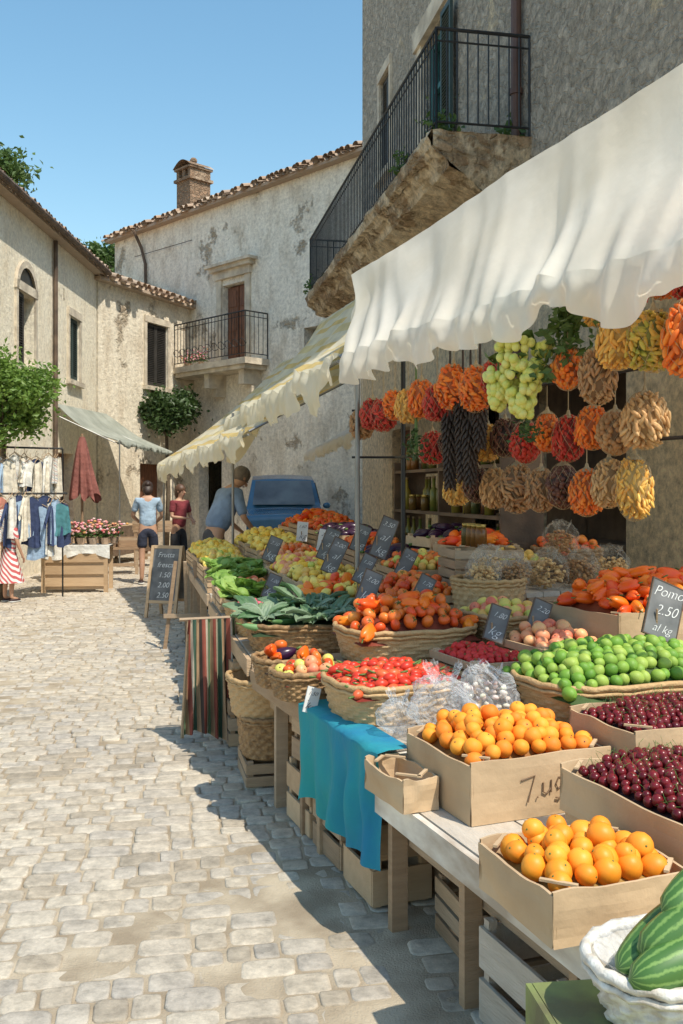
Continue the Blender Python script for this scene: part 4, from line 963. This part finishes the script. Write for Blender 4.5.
for (Y,z,rx,rz,col,lg) in ((3.42,2.1,.12,.15,'orange',1),(3.62,2.12,.1,.12,'green',2),(3.8,2.14,.09,.11,'yellow',1),(3.92,2.02,.08,.12,'brown',1),(4.1,2.08,.07,.1,'orange',0),(4.5,2.04,.07,.1,'dark',0),(4.62,2.1,.07,.09,'red',1),(4.78,2.06,.09,.12,'orange',2),(4.98,2.09,.1,.12,'orange',2),(5.14,2.02,.08,.1,'red',1),(5.3,2.06,.085,.11,'orange',1),(5.45,2.03,.08,.1,'yellow',1),(5.6,2.05,.075,.09,'orange',2),(5.74,2.0,.08,.1,'red',2),(5.88,2.02,.08,.1,'red',1),(6.03,1.97,.08,.1,'brown',1)):
    hang(2.78-.44*Y,Y,z,rx,rz,col,lg,2.4,LB[col])
for (Y,z,rx,rz,col,lg) in ((3.4,2.38,.1,.1,'orange',2),(3.53,2.34,.08,.09,'red',1),(3.68,2.37,.07,.08,'orange',1),(3.84,2.36,.07,.08,'red',1),(4.02,2.33,.07,.09,'yellow',1)):
    hang(2.86-.44*Y,Y,z,rx,rz,col,lg,2.62,LB[col])
for (Y,z,rx,rz,col,lg) in ((3.95,1.84,.1,.12,'tan',1),(4.12,1.8,.08,.1,'brown',0),(4.26,1.83,.08,.1,'orange',1),(4.42,1.79,.08,.11,'red',1),(4.57,1.83,.075,.1,'orange',0),(4.73,1.79,.08,.11,'red',0),(4.9,1.82,.08,.1,'dark',1),(5.05,1.8,.08,.1,'yellow',1),(5.22,1.8,.08,.1,'green',1),(5.4,1.82,.075,.09,'dark',0),(5.6,1.8,.08,.1,'red',1)):
    hang(3.0-.44*Y,Y,z,rx,rz,col,lg,2.06,LB[col])
for (Y,z,rx,rz,col,lg) in ((4.05,1.56,.08,.14,'yellow',1),(4.2,1.58,.08,.11,'tan',1),(4.34,1.54,.08,.11,'orange',1),(4.5,1.57,.08,.11,'dark',0),(4.66,1.55,.08,.11,'brown',1),(4.85,1.56,.095,.13,'brown',2),(5.04,1.56,.08,.11,'tan',1),(5.2,1.58,.08,.1,'dark',1),(5.4,1.56,.08,.1,'yellow',1)):
    hang(3.03-.44*Y,Y,z,rx,rz,col,lg,1.76,LB[col])
t=thing('display_rack','dark metal rack with rails for hanging goods','rack')
b=B()
for off,z in((2.78,2.4),(3.0,2.06),(3.03,1.76),(2.86,2.62)):
    b.tube([(off-.44*3.3,3.3,z),(off-.44*6.1,6.1,z)],.009,6)
for Y in(3.3,6.1):
    b.tube([(3.08-.44*Y,Y,0),(3.08-.44*Y,Y,2.7)],.015,8)
    for z in(1.76,2.06,2.4,2.62): b.tube([(3.08-.44*Y,Y,z),(2.75-.44*Y,Y,z)],.008,6)
obj('rails',b.mesh('rails',iron),t)
def bunch(loc,r,L,br,m,n,label,name='grape_bunch',cat='grapes',rail=2.4,taper=.75):
    t=thing(name,label,cat,loc); b=B()
    for k in range(n):
        s=R.random()**.8; rad=r*(1-taper*s)*R.uniform(.6,1); a=R.uniform(0,2*pi)
        b.ell((math.cos(a)*rad,math.sin(a)*rad,-s*L),(br,br,br*1.1),10,7)
    obj('berries',b.mesh('berries',[m],True),t)
    b=B(); b.tube([(0,0,-L*.5),(0,0,.02),(.005,0,rail-loc[2])],[.006,.005,.003],5,0,False)
    for k in range(3): b.leaf((R.uniform(-.04,.04),R.uniform(-.04,.04),.03),.1)
    obj('stalk',b.mesh('stalk',stemg),t)
grm=fm('green_grape',(.6,.64,.13),(.66,.62,.18),[(.56,.62,.12),(.72,.68,.22)],.2)
bunch((.80,4.2,2.2),.13,.32,.02,grm,180,'large bunch of pale green grapes hanging')
bunch((.71,4.3,2.12),.08,.2,.02,grm,60,'small bunch of pale green grapes hanging')
blk=pm('black_dried_pepper',(.035,.025,.02),(.07,.045,.03),rough=.5,bump=.2,spec=.3)
def braid(loc,L,label):
    t=thing('pepper_braid',label,'dried peppers',loc); b=B()
    for k in range(int(L*330)):
        s=k/(L*330); a=k*2.4; r=.036*(1-.5*s)
        b.ell((math.cos(a)*r,math.sin(a)*r,-s*L),(.008,.009,.03),6,5,0,None,Matrix.Rotation(a,3,'Z')@Matrix.Rotation(-.5,3,'Y'))
    b.tube([(0,0,2.4-loc[2]),(0,0,-L)],[.004,.015],6); obj('peppers',b.mesh('peppers',[blk],True),t)
for (x,y,z,L_) in((.70,4.8,2.12,.36),(.63,4.93,2.02,.42),(.575,5.03,1.94,.38),(.66,4.86,1.9,.32)): braid((x,y,z),L_,'long narrow braid of black dried peppers')
def herb(loc,n,s,lab,m=leafd,rail=2.4):
    t=thing('herb_bunch',lab,'herbs',loc); b=B()
    for k in range(n):
        q=R.random(); b.leaf((R.gauss(0,s*.3)*(.3+q),R.gauss(0,s*.3)*(.3+q),-q*s*1.3),s*.22)
    obj('foliage',b.mesh('foliage',m),t); b=B(); b.tube([(0,0,-s),(0,0,rail-loc[2])],[.012,.003],6); obj('stalk',b.mesh('stalk',stemg),t)
herb((.97,4.12,2.34),320,.24,'bunch of green herbs hanging',leafm); herb((1.12,3.85,2.38),160,.16,'bunch of green herbs hanging',leafm); herb((.86,4.4,1.95),140,.14,'small bunch of dark green leaves hanging')
herb((.42,5.35,1.9),120,.14,'small bunch of dark green leaves hanging')

cr=thing('wooden_crate','stacked slatted wooden crate behind the counter','crate',Q.p(.4,1.42,.67),Q.a,group='crates stacked behind the stalls')
obj('slat_frame',crate(.42,.34,.18).mesh('crate',[wood]),cr)
for (fr,u,v,z) in((Q,.4,1.42,.85),(Q,.4,1.42,1.03)):
    clone(cr,fr.p(u,v,z),fr.a+R.uniform(-.06,.06))
jarm=fm('dark_preserve_jar',(.05,.03,.02),(.1,.05,.02),[(.05,.02,.02),(.24,.1,.02),(.05,.09,.03),(.3,.03,.02)],.05)
jb=B(); jb.tube([(0,0,0),(0,0,.1),(0,0,.115)],[.035,.035,.026],12,0); jb.tube([(0,0,.115),(0,0,.135)],[.03,.03],12,1)
jm=jb.mesh('jar',[jarm,pm('jar_lid',(.5,.36,.1),rough=.3,metal=.6,bump=0)],True)
bb_=B(); bb_.tube([(0,0,0),(0,0,.17),(0,0,.2),(0,0,.27)],[.034,.034,.014,.013],12,0); bb_.tube([(0,0,.27),(0,0,.29)],[.015,.015],8,1)
bm=bb_.mesh('bottle',[fm('green_oil_bottle',(.08,.13,.03),(.2,.16,.03),[(.07,.12,.03),(.3,.22,.04),(.04,.05,.02)],.05),pm('cork',(.3,.2,.1),bump=0)],True)
def put_jar(loc,bot=False):
    obj('oil_bottle' if bot else 'preserve_jar',bm if bot else jm,None,loc,(0,0,R.uniform(0,6)),label='green glass oil bottle with cork' if bot else 'small dark preserve jar with gold lid',cat='bottle' if bot else 'jar',group='bottles and jars on shelves')
for k in range(4): put_jar(Q.p(.28+k*.08,1.38,1.213))
t=thing('shelf_unit','wooden shelf unit with jars and bottles behind the stall','shelf',Q.p(.9,1.9,0),Q.a)
b=B()
for u in(0,1.3,2.6): b.b2(-.15,.15,u-.015,u+.015,0,1.8)
for z in(.6,1.0,1.35,1.7): b.b2(-.149,.149,.017,1.283,z,z+.025); b.b2(-.149,.149,1.317,2.583,z,z+.025)
obj('frame',b.mesh('frame',wooddark),t)
for z in(1.025,1.375,1.725):
    for k in range(28):
        u=.06+k*.092
        if abs(u-1.3)<.05: continue
        put_jar(Q.p(.9+u,1.85+R.uniform(-.06,.06),z),R.random()<.3)

rug=clothmat('striped_rug_cloth',[(0,(.24,.07,.05)),(.12,(.48,.41,.31)),(.2,(.07,.13,.09)),(.34,(.42,.28,.17)),(.46,(.08,.06,.05)),(.56,(.34,.1,.07)),(.7,(.5,.46,.37)),(.8,(.12,.18,.1)),(.9,(.3,.2,.12))],(1,0,0),6.5,.1)
t=thing('hanging_rug','striped red green and beige rug draped over a rail','rug',(-.80,5.85,0),.35)
b=B(); b.grid(lambda u,v:((u-.5)*(.28+.1*v)+.006*nz(u*6,v*5),-.03-.05*v+.035*math.sin(u*34+nz(u*3,v)*2)*(.25+v*.9),.76-.7*v+.03*math.sin(u*7)*v),120,24); b.grid(lambda u,v:((u-.5)*.3,.03-.06*(1-v)+.05*v,.76-.3*v),20,5)
obj('cloth',b.mesh('cloth',rug,True),t)
b=B(); b.tube([(-.2,0,.76),(.24,0,.76)],.012,6); b.tube([(-.16,.12,0),(-.14,0,.76)],.012,6); b.tube([(.2,.12,0),(.16,0,.76)],.012,6); obj('rail',b.mesh('rail',wood),t)
def aframe(loc,rz,w,h,label,lines):
    t=thing('sandwich_board',label,'sign',loc,rz)
    for s,nm in((-1,'front_panel'),(1,'back_panel')):
        pn=obj(nm,None,t,(0,s*.2,0),(s*.22,0,0))
        b=B(); b.b2(-w/2+.04,w/2-.04,-.008,.008,h*.22,h*.97); obj('slate',b.mesh('slate',slate),pn)
        b=B(); b.b2(-w/2,-w/2+.038,-.015,.015,0,h); b.b2(w/2-.038,w/2,-.015,.015,0,h); b.b2(-w/2+.04,w/2-.04,-.014,.014,h-.035,h); b.b2(-w/2+.04,w/2-.04,-.014,.014,h*.2,h*.2+.035); obj('frame',b.mesh('frame',woodH),pn)
        if s<0:
            for i,l in enumerate(lines): text(l,.09,chalk,pn,(0,-.0095,h*(.87-i*.14)),(pi/2,0,0),off=-.006)
    return t
aframe((-2.12,11.6,.01),-.3,.42,.88,'wooden sandwich board with chalk menu standing on paving',['Frutta','fresca','1.50','2.00','2.50'])
t=thing('wooden_easel','leaning wooden easel boards at the stall end','easel',(-1.52,9.2,.01),.1); b=B()
b.box((-.14,.05,.42),(.035,.03,.86),0,Matrix.Rotation(.12,3,'Y')); b.box((.14,.05,.42),(.035,.03,.86),0,Matrix.Rotation(-.12,3,'Y')); b.box((0,.2,.42),(.03,.03,.88),0,Matrix.Rotation(.3,3,'X')); b.b2(-.2,.2,.0,.03,.3,.34)
obj('frame',b.mesh('frame',wood),t)

# ------------------------------------------------------------------ people
def skinobj(name,V,E,Rr,mat,parent,root=0,lv=2,rot=None,piv=None):
    me=bpy.data.meshes.new(name); me.from_pydata([tuple(v) for v in V],E,[]); me.materials.append(mat)
    o=obj(name,me,parent); md=o.modifiers.new('skin','SKIN'); md.use_smooth_shade=True
    for i,r in enumerate(Rr):
        sv=me.skin_vertices[0].data[i]; sv.radius=(r,r) if not isinstance(r,tuple) else r
        sv.use_root=(i==root)
    ss=o.modifiers.new('sub','SUBSURF'); ss.levels=lv; ss.render_levels=lv
    return o
skinm=pm('skin',(.5,.29,.19),(.44,.24,.15),rough=.55,bump=0)
def person(loc,rz,H,label,top,bottom,hair,bend=0,arms=None,shorts=True,longhair=False,skirt=None,step=.0,headtilt=0,sleeve=.5,hairm=None,stout=1.0):
    s=H/1.7; t=thing('person',label,'person',loc,rz); t.scale=(s,s,s)
    piv=Vector((0,0,.93)); RM=Matrix.Rotation(-bend,3,'X')
    def up(p):
        p=Vector(p); return piv+RM@(p-piv)
    V=[];Ed=[];Rr=[]
    def av(p,r,par=None):
        V.append(Vector(p)); Rr.append(r)
        if par is not None: Ed.append((par,len(V)-1))
        return len(V)-1
    pe=av((0,0,.95),(.135,.1)); sp=av(up((0,.01,1.1)),(.115,.085),pe); ch=av(up((0,.0,1.3)),(.145,.095),sp); ub=av(up((0,-.01,1.41)),(.1,.075),ch)
    nk=av(up((0,0,1.49)),.048,ub)
    hp=up((0,.0,1.5)); HT=Matrix.Rotation(headtilt,3,'X')
    def hd(p): return hp+RM@(HT@(Vector(p)))
    h1=av(hd((0,.015,.06)),(.058,.07),nk); h2=av(hd((0,.01,.13)),(.074,.088),h1); h3=av(hd((0,0,.19)),(.05,.06),h2)
    J={}
    for sd in(-1,1):
        hpz=av((sd*.09,0,.88),.088,pe); kn=av((sd*.1,.015+sd*step,.5),.055,hpz); cf=av((sd*.1,-.02+sd*step*1.1,.33),.052,kn); an=av((sd*.105,-.03+sd*step*1.3,.09),.036,cf); to=av((sd*.12,.12+sd*step*1.3,.035),(.038,.028),an)
        a=(arms or {}).get(sd,((.25*sd,.0,1.15),(.26*sd,.1,.92)))
        sh=av(up((sd*.165,-.01,1.4)),.052,ub)
        el=av(up(a[0]),.037,sh); wr=av(up(a[1]),.026,el)
        dv=(up(a[1])-up(a[0])).normalized(); side=dv.cross(Vector((0,0,1)))
        if side.length<.2: side=dv.cross(Vector((0,1,0)))
        side.normalize(); nrm=dv.cross(side)
        pl=av(up(a[1])+dv*.06,(.034,.018),wr)
        for q,(o_,l) in enumerate(((-.027,.068),(-.009,.078),(.009,.074),(.026,.058))):
            f1=av(V[pl]+dv*.035+side*o_,.0085,pl); f2=av(V[f1]+dv*l*.5+nrm*.008,.008,f1); av(V[f2]+dv*l*.4+nrm*.025,.007,f2)
        th=av(V[wr]+dv*.035-side*.035,.0095,wr); av(V[th]+dv*.035-side*.02,.0085,th)
        J[sd]=(V[sh],V[el],V[wr],V[hpz],V[kn],V[an],V[to])
    skinobj('body',V,Ed,Rr,skinm,t)
    b=B()
    for sd in(-1,1):
        b.ell(hd((sd*.03,.082,.125)),(.011,.008,.008),8,6,1); b.ell(hd((sd*.076,.0,.12)),(.012,.02,.032),8,6,0)
    b.ell(hd((0,.1,.1)),(.013,.02,.024),8,6,0); b.ell(hd((0,.09,.06)),(.026,.009,.007),8,5,2)
    obj('face',b.mesh('face',[skinm,ink,pm('lips',(.4,.12,.1),bump=0)],True),t)
    b=B(); ROT=RM@HT
    b.ell(hd((0,-.022,.15)),(.094,.108,.1),18,12,0,lambda th,ph:1+.07*nz(ph*4,th*6,H*9),ROT)
    if longhair:
        b.ell(hd((0,-.1,.15)),(.05,.05,.05),10,8,0,None,ROT)
        b.ell(hd((0,-.06,.07)),(.085,.06,.1),14,10,0,lambda th,ph:1+.1*nz(ph*5,th*3,2),ROT)
    obj('hair',b.mesh('hair',[hairm or hair],True),t)
    k_=stout
    V2=[Vector((0,0,.9)),V[sp],V[ch],V[ub],V[ub]+(V[nk]-V[ub])*.35]; E2=[(0,1),(1,2),(2,3),(3,4)]; R2=[(.16*k_,.125*k_),(.15*k_,.115*k_),(.17*k_,.118*k_),(.125*k_,.092),(.07,.06)]
    for sd in(-1,1):
        i=len(V2); V2.append(J[sd][0]); R2.append(.072); E2.append((3,i)); V2.append(J[sd][0].lerp(J[sd][1],sleeve)); R2.append(.062); E2.append((i,i+1)); V2.append(J[sd][0].lerp(J[sd][1],sleeve+.25)); R2.append(.06); E2.append((i+1,i+2))
    skinobj('shirt',V2,E2,R2,top,t)
    if skirt:
        b=B(); b.grid(lambda u,v:(math.cos(2*pi*u)*(.14+.16*v)*(1+.06*math.sin(u*50)*v),math.sin(2*pi*u)*(.11+.15*v)*(1+.06*math.sin(u*50)*v),1.0-skirt*v),60,8,0,True); obj('skirt',b.mesh('skirt',bottom,True),t)
    else:
        k=.8 if shorts else 1
        V3=[Vector((0,0,1.0)),Vector((0,0,.93))]; E3=[(0,1)]; R3=[(.14,.108),(.16,.122)]
        for sd in(-1,1):
            i=len(V3); V3.append(J[sd][3]); R3.append(.108); E3.append((1,i)); V3.append(J[sd][3].lerp(J[sd][4],.5)); R3.append(.094); E3.append((i,i+1)); V3.append(J[sd][3].lerp(J[sd][4],k)); R3.append(.092); E3.append((i+1,i+2))
            if not shorts:
                V3.append(J[sd][5]+Vector((0,0,.02))); R3.append(.062); E3.append((i+2,i+3))
        skinobj('shorts' if shorts else 'trousers',V3,E3,R3,bottom,t,root=1)
    b=B()
    for sd in(-1,1):
        a=J[sd][5]; b.ell((a.x+sd*.01,a.y+.075,.035),(.045,.135,.036),12,8,0,lambda th,ph:1)
        b.b2(a.x-.04+sd*.01,a.x+.04+sd*.01,a.y-.05,a.y+.19,0,.02,1)
    obj('shoes',b.mesh('shoes',[ink,paper],True),t)
    return t
hairdk=pm('hair_dark_brown',(.05,.025,.015),(.02,.01,.008),rough=.5,scale=30,stretch=(6,6,1))
hairbr=pm('hair_brown',(.14,.07,.035),(.07,.03,.015),rough=.5,scale=30,stretch=(6,6,1))
hairgy=pm('hair_grey',(.2,.16,.13),(.12,.1,.08),rough=.6,scale=30)
def cm(n,c): return pm(n,c,rough=.9,bump=.8,bscale=12,bd=.03,scale=7)
person((-3.2,15.7,.01),.25,1.66,'woman in light blue tee and dark shorts standing at market',cm('light_blue_tee',(.4,.53,.66)),cm('navy_shorts',(.03,.035,.06)),hairdk,bend=.14,arms={-1:((-.25,.08,1.15),(-.14,.28,1.08)),1:((.25,.08,1.15),(.14,.28,1.05))},longhair=True,headtilt=-.35,step=.05)
person((-2.85,16.6,.01),-2.2,1.6,'woman in dark red top turning towards the stalls',cm('dark_red_top',(.25,.04,.05)),cm('dark_trousers',(.03,.03,.035)),hairbr,bend=.1,shorts=False,longhair=True,arms={-1:((-.24,.05,1.15),(-.1,.25,1.1)),1:((.24,.05,1.15),(.12,.26,1.15))})
person((-1.62,12.0,.01),-1.0,1.9,'man in blue shirt bending over the produce',cm('blue_shirt',(.22,.32,.5)),cm('grey_trousers',(.08,.08,.09)),hairgy,bend=.5,shorts=False,arms={-1:((-.27,.15,1.17),(-.2,.38,1.12)),1:((.27,.15,1.17),(.2,.4,1.1))},headtilt=-.25,sleeve=.7,stout=1.25)
ging=clothmat('red_gingham',[(0,(.6,.14,.14)),(.5,(.85,.8,.77))],(.7,.1,.7),16,.1)
person((-4.58,13.1,.01),-.6,1.2,'small girl in red and white checked dress',ging,ging,hairdk,skirt=.62,longhair=True)

# ------------------------------------------------------------------ left stalls
def garment(loc,rz,m,w,h,label,sleeves=True):
    t=thing('hanging_garment',label,'clothes',loc,rz,group='clothes hanging on the rack'); b=B(); ph=R.random()*6; fl_=R.uniform(.2,.6)
    for s in(-1,1):
        b.grid(lambda u,v:((u-.5)*w*(.7+fl_*v)+.02*nz(u*2,v*3,ph),s*(.04*math.sin(pi*u)+.025*math.sin(u*16+ph)*v),-.04-h*v-(.05*abs(u-.5)*2 if v<.01 else 0)+.03*math.sin(u*5+ph)*v),16,8)
        if sleeves:
            for q in(-1,1): b.grid(lambda u,v:(q*(w*.35+.08*v+.01*u),s*.02*math.sin(pi*u)+.03*v,-.06-.1*u-.24*v),5,5)
    obj('cloth',b.mesh('cloth',m,True),t); b=B(); b.tube([(-w*.35,0,-.06),(0,0,.0),(w*.35,0,-.06)],.006,5); b.tube([(0,0,0),(0,0,.05),(.015,0,.07)],.004,5); obj('hanger',b.mesh('hanger',wood),t)
fl2=clothmat('floral_print_cotton',[(0,(.8,.77,.7)),(.3,(.5,.2,.2)),(.4,(.8,.77,.7)),(.7,(.25,.35,.5)),(.8,(.8,.77,.7))],(.6,.3,.7),19,.2,wob=1.5)
gm=[cm('white_cotton',(.82,.8,.74)),cm('sky_cotton',(.35,.48,.64)),cm('navy_cotton',(.04,.06,.14)),cm('coral_cotton',(.6,.25,.18)),cm('cream_cotton',(.8,.73,.6)),cm('teal_cotton',(.08,.25,.28)),fl2]
lab=['white cotton shirt hanging on rack','sky blue shirt hanging on rack','navy blue top hanging on rack','coral red top hanging on rack','cream linen dress hanging on rack','teal top hanging on rack','floral printed dress hanging on rack']
r0,r1=Vector((-5.1,13.0,2.15)),Vector((-4.05,13.8,2.15))
for k in range(24):
    q=(k+.5)/24; p_=r0.lerp(r1,q); i=[0,4,6,0,4,3,0,6,1,0,4,4,0,4,6,0,2,4,6,0,4,0,6,4][k]
    garment((p_.x+R.uniform(-.04,.04),p_.y+R.uniform(-.12,.08),2.08+R.uniform(-.1,.02)),.67+R.uniform(-.4,1.2),gm[i],R.uniform(.22,.34),R.uniform(.35,.65),lab[i],R.random()<.3)
for k in range(22):
    q=(k+.5)/22; p_=r0.lerp(r1,q)+Vector((.12,-.2,0)); i=[2,1,6,2,1,0,3,6,2,0,2,1,4,2,6,1,2,0,2,1,5,2][k]
    garment((p_.x,p_.y+R.uniform(-.1,.05),1.45+R.uniform(-.1,.1)),.67+R.uniform(-.4,1.2),gm[i],R.uniform(.22,.34),R.uniform(.4,.8),lab[i],R.random()<.3)
t=thing('clothes_rack','metal clothes rack with two rails','rack'); b=B()
b.tube([r0,r1],.014,8); o_=Vector((.12,-.2,-.65)); b.tube([r0+o_,r1+o_],.014,8)
for p_ in(r0,r1): b.tube([(p_.x,p_.y,0),(p_.x,p_.y,2.15)],.012,8); b.tube([(p_.x+.12,p_.y-.2,1.5),(p_.x,p_.y,1.5)],.01,6)
obj('frame',b.mesh('frame',iron),t)
t=thing('closed_parasol','folded terracotta red market parasol on a pole','parasol',(-4.15,15.2,0)); b=B()
b.grid(lambda u,v:(math.cos(2*pi*u)*(.04+.16*v**.7)*(1+.3*math.sin(u*2*pi*8+v)*v)+.05*v*v,math.sin(2*pi*u)*(.04+.16*v**.7)*(1+.3*math.sin(u*2*pi*8+v)*v),2.4-(.95+.12*nz(u*4,0))*v-.06*math.sin(u*2*pi*8)*v),80,12,0,True); obj('canopy',b.mesh('canopy',cm('terracotta_cloth',(.28,.1,.08)),True),t)
b=B(); b.tube([(0,0,.05),(0,0,2.45)],.022,8); b.tube([(0,0,0),(0,0,.08)],[.22,.2],16); obj('pole',b.mesh('pole',wood),t)
t=thing('market_table','wooden crate table with white cloth and flowers','table',(-4.05,14.6,0),.1); b=B(); b.b2(-.5,.5,-.3,.3,.68,.71); b.b2(-.47,.47,-.27,-.25,.05,.62)
for x in(-.46,.46):
    for y in(-.27,.27): b.b2(x-.03,x+.03,y-.03,y+.03,0,.68)
for z in(.1,.28,.46): b.b2(-.43,.43,-.3,-.28,z,z+.13)
obj('frame',b.mesh('frame',woodH),t)
b=B(); b.grid(lambda u,v:((u-.5)*1.04,-.31-.015*math.sin(u*30)*v,.715-.17*v*(1+.3*math.sin(u*7))),50,4); b.grid(lambda u,v:((u-.5)*1.04,-.31+.62*v,.715),4,4); obj('cloth',b.mesh('cloth',gm[0],True),t)
def flowers(loc,s,n,lab):
    t=thing('flower_pot',lab,'flowers',loc,0,group='flower pots on the market table'); b=B(); b.tube([(0,0,0),(0,0,.1)],[.05,.07],10); obj('pot',b.mesh('pot',tilem),t)
    b=B()
    for k in range(n): b.leaf((R.gauss(0,s*.4),R.gauss(0,s*.4),.12+abs(R.gauss(0,s*.5))),.06)
    obj('foliage',b.mesh('foliage',leafm),t); b=B()
    for k in range(n//3): b.ell((R.gauss(0,s*.45),R.gauss(0,s*.45),.16+abs(R.gauss(0,s*.6))),(.026,.026,.018),6,4)
    obj('blossom',b.mesh('blossom',flm,True),t)
for k in range(12): flowers((-4.52+.09*k,14.45+.2*(k%2)+.01*k,.72),.15,120,'potted flowers with red and white blossoms')
for k in range(3): flowers((-4.3+.36*k,24.95-.37*k,4.72),.2,150,'potted flowers on the iron balcony')
for (x,y,w,h,l) in((-4.15,17.6,.8,.5,'low wooden bench table by the far stalls'),(-3.75,19.2,.9,.75,'rustic wooden table with boxes'),(-4.75,16.6,.9,.6,'low wooden display table by the wall')):
    t=thing('market_table',l,'table',(x,y,0),.2); b=B(); b.b2(-w/2,w/2,-.28,.28,h-.04,h)
    for a in(-w/2+.05,w/2-.05):
        for c in(-.24,.24): b.b2(a-.03,a+.03,c-.03,c+.03,0,h-.04)
    b.b2(-w/2+.08,w/2-.08,-.26,-.24,h*.3,h*.3+.06); obj('frame',b.mesh('frame',wood),t)
    for q in(-.22,.2):
        c=clone(cr,(x+q,y+q*.2,h+.003),.2+q); c["label"]='slatted wooden crate on a rustic table'
t=thing('market_stall','shaded stall with draped cloth under the grey awning','stall',(-4.9,20.2,0),1.4); b=B(); b.b2(-1.2,1.2,-.4,.4,.75,.8)
for a in(-1.1,1.1):
    for c in(-.35,.35): b.b2(a-.03,a+.03,c-.03,c+.03,0,.75)
obj('frame',b.mesh('frame',wood),t)
b=B(); b.grid(lambda u,v:((u-.5)*2.4,-.42-.02*math.sin(u*40)*v,.8-.6*v),60,5); obj('cloth',b.mesh('cloth',cm('brown_cotton',(.2,.13,.08)),True),t)

# ------------------------------------------------------------------ blue van
carp=pm('blue_car_paint',(.03,.13,.24),(.025,.11,.2),rough=.25,bump=0,coat=.6)
carglass=pm('windscreen_glass',(.14,.17,.18),(.06,.07,.08),rough=.08,bump=0,scale=2)  # base colour lightened to stand in for reflection on the glass
t=thing('parked_car','small blue van parked behind the stalls','car',(-1.2,19.2,0),pi+.1); b=B()
prof=[(-1.75,.45),(-1.78,.75),(-1.7,1.08),(-.95,1.22),(-.5,1.76),(.0,1.86),(1.3,1.85),(1.66,1.3),(1.75,1.1),(1.75,.45)]
def cs(u,v):
    i=min(int(v*(len(prof)-1)),len(prof)-2); f=v*(len(prof)-1)-i
    y=-(prof[i][0]*(1-f)+prof[i+1][0]*f); z=prof[i][1]*(1-f)+prof[i+1][1]*f
    wd=.72-max(0,z-1.2)*.2; return ((u-.5)*2*wd,y,z+.03*math.cos((u-.5)*pi)-.03)
b.grid(cs,8,36)
for sx in(-1,1):
    b.add([(sx*(.72-max(0,z-1.2)*.2),-y,z-.03) for y,z in prof],[tuple(range(len(prof)))])
b.add([(x*.72,-y,.42) for y in(-1.75,1.75) for x in(-1,1)],[(0,1,3,2)])
obj('body',b.mesh('body',carp,True),t)
b=B()
b.add([(-.6,.98,1.27),(.6,.98,1.27),(.54,.6,1.73),(-.54,.6,1.73)],[(0,1,2,3)]); b.add([(-.58,-1.7,1.3),(.58,-1.7,1.3),(.53,-1.4,1.76),(-.53,-1.4,1.76)],[(0,1,2,3)])
for sx in(-1,1): b.add([(sx*.73,.75,1.26),(sx*.73,-1.4,1.26),(sx*.64,-1.2,1.7),(sx*.64,.45,1.7)],[(0,1,2,3)])
obj('windscreen',b.mesh('windscreen',carglass),t)
for sx in(-1,1):
    b=B(); b.ell((sx*.55,1.77,.78),(.13,.05,.09),12,8); obj('headlight',b.mesh('headlight',paper,True),t)
    b=B(); b.ell((sx*.84,.8,1.25),(.08,.05,.06),8,6); obj('mirror',b.mesh('mirror',carp,True),t)
    for yy in(-1.15,1.15):
        w_=obj('wheel',None,t,(sx*.66,yy,.3)); b=B(); b.tube([(-.1,0,0),(.1,0,0)],.3,20); obj('tyre',b.mesh('tyre',ink,True),w_)
        b=B(); b.tube([(-.11,0,0),(.11,0,0)],.18,14); obj('rim',b.mesh('rim',steel,True),w_)
b=B(); b.b2(-.72,.72,1.75,1.84,.4,.58); b.b2(-.4,.4,1.78,1.82,.66,.84); obj('bumper',b.mesh('bumper',ink),t)

# ------------------------------------------------------------------ light, sky, camera
sd=Vector((-.44,.48,-1)).normalized()
sl=bpy.data.lights.new('sun','SUN'); sl.energy=5; sl.angle=math.radians(.5); sl.color=(1,.93,.8)
so=bpy.data.objects.new('sun',sl); COL.objects.link(so); so.rotation_euler=sd.to_track_quat('-Z','Y').to_euler()
w=bpy.data.worlds.new('World'); scene.world=w; w.use_nodes=True; nt=w.node_tree; nt.nodes.clear()
sk=nt.nodes.new('ShaderNodeTexSky'); sk.sky_type='NISHITA'; sk.sun_disc=False; sk.sun_elevation=math.asin(-sd.z); sk.sun_rotation=math.atan2(-sd.x,-sd.y)
sk.altitude=0; sk.air_density=1.4; sk.dust_density=.6; sk.ozone_density=1.0
hs=nt.nodes.new('ShaderNodeHueSaturation'); hs.inputs['Hue'].default_value=.487; hs.inputs['Saturation'].default_value=1.18; hs.inputs['Value'].default_value=1.25
bg=nt.nodes.new('ShaderNodeBackground'); bg.inputs[1].default_value=.15; ow=nt.nodes.new('ShaderNodeOutputWorld')
nt.links.new(sk.outputs[0],hs.inputs['Color']); nt.links.new(hs.outputs[0],bg.inputs[0]); nt.links.new(bg.outputs[0],ow.inputs[0])
cam=bpy.data.cameras.new('camera'); co=bpy.data.objects.new('camera',cam); COL.objects.link(co)
co.location=(0,0,1.55); co.rotation_euler=(pi/2,0,0); cam.sensor_fit='VERTICAL'; cam.sensor_height=36; cam.lens=36*950/1024
cam.shift_y=-22/1024; cam.clip_end=500; cam.clip_start=.05
scene.camera=co
scene.view_settings.view_transform='Standard'; scene.view_settings.look='None'; scene.view_settings.exposure=0
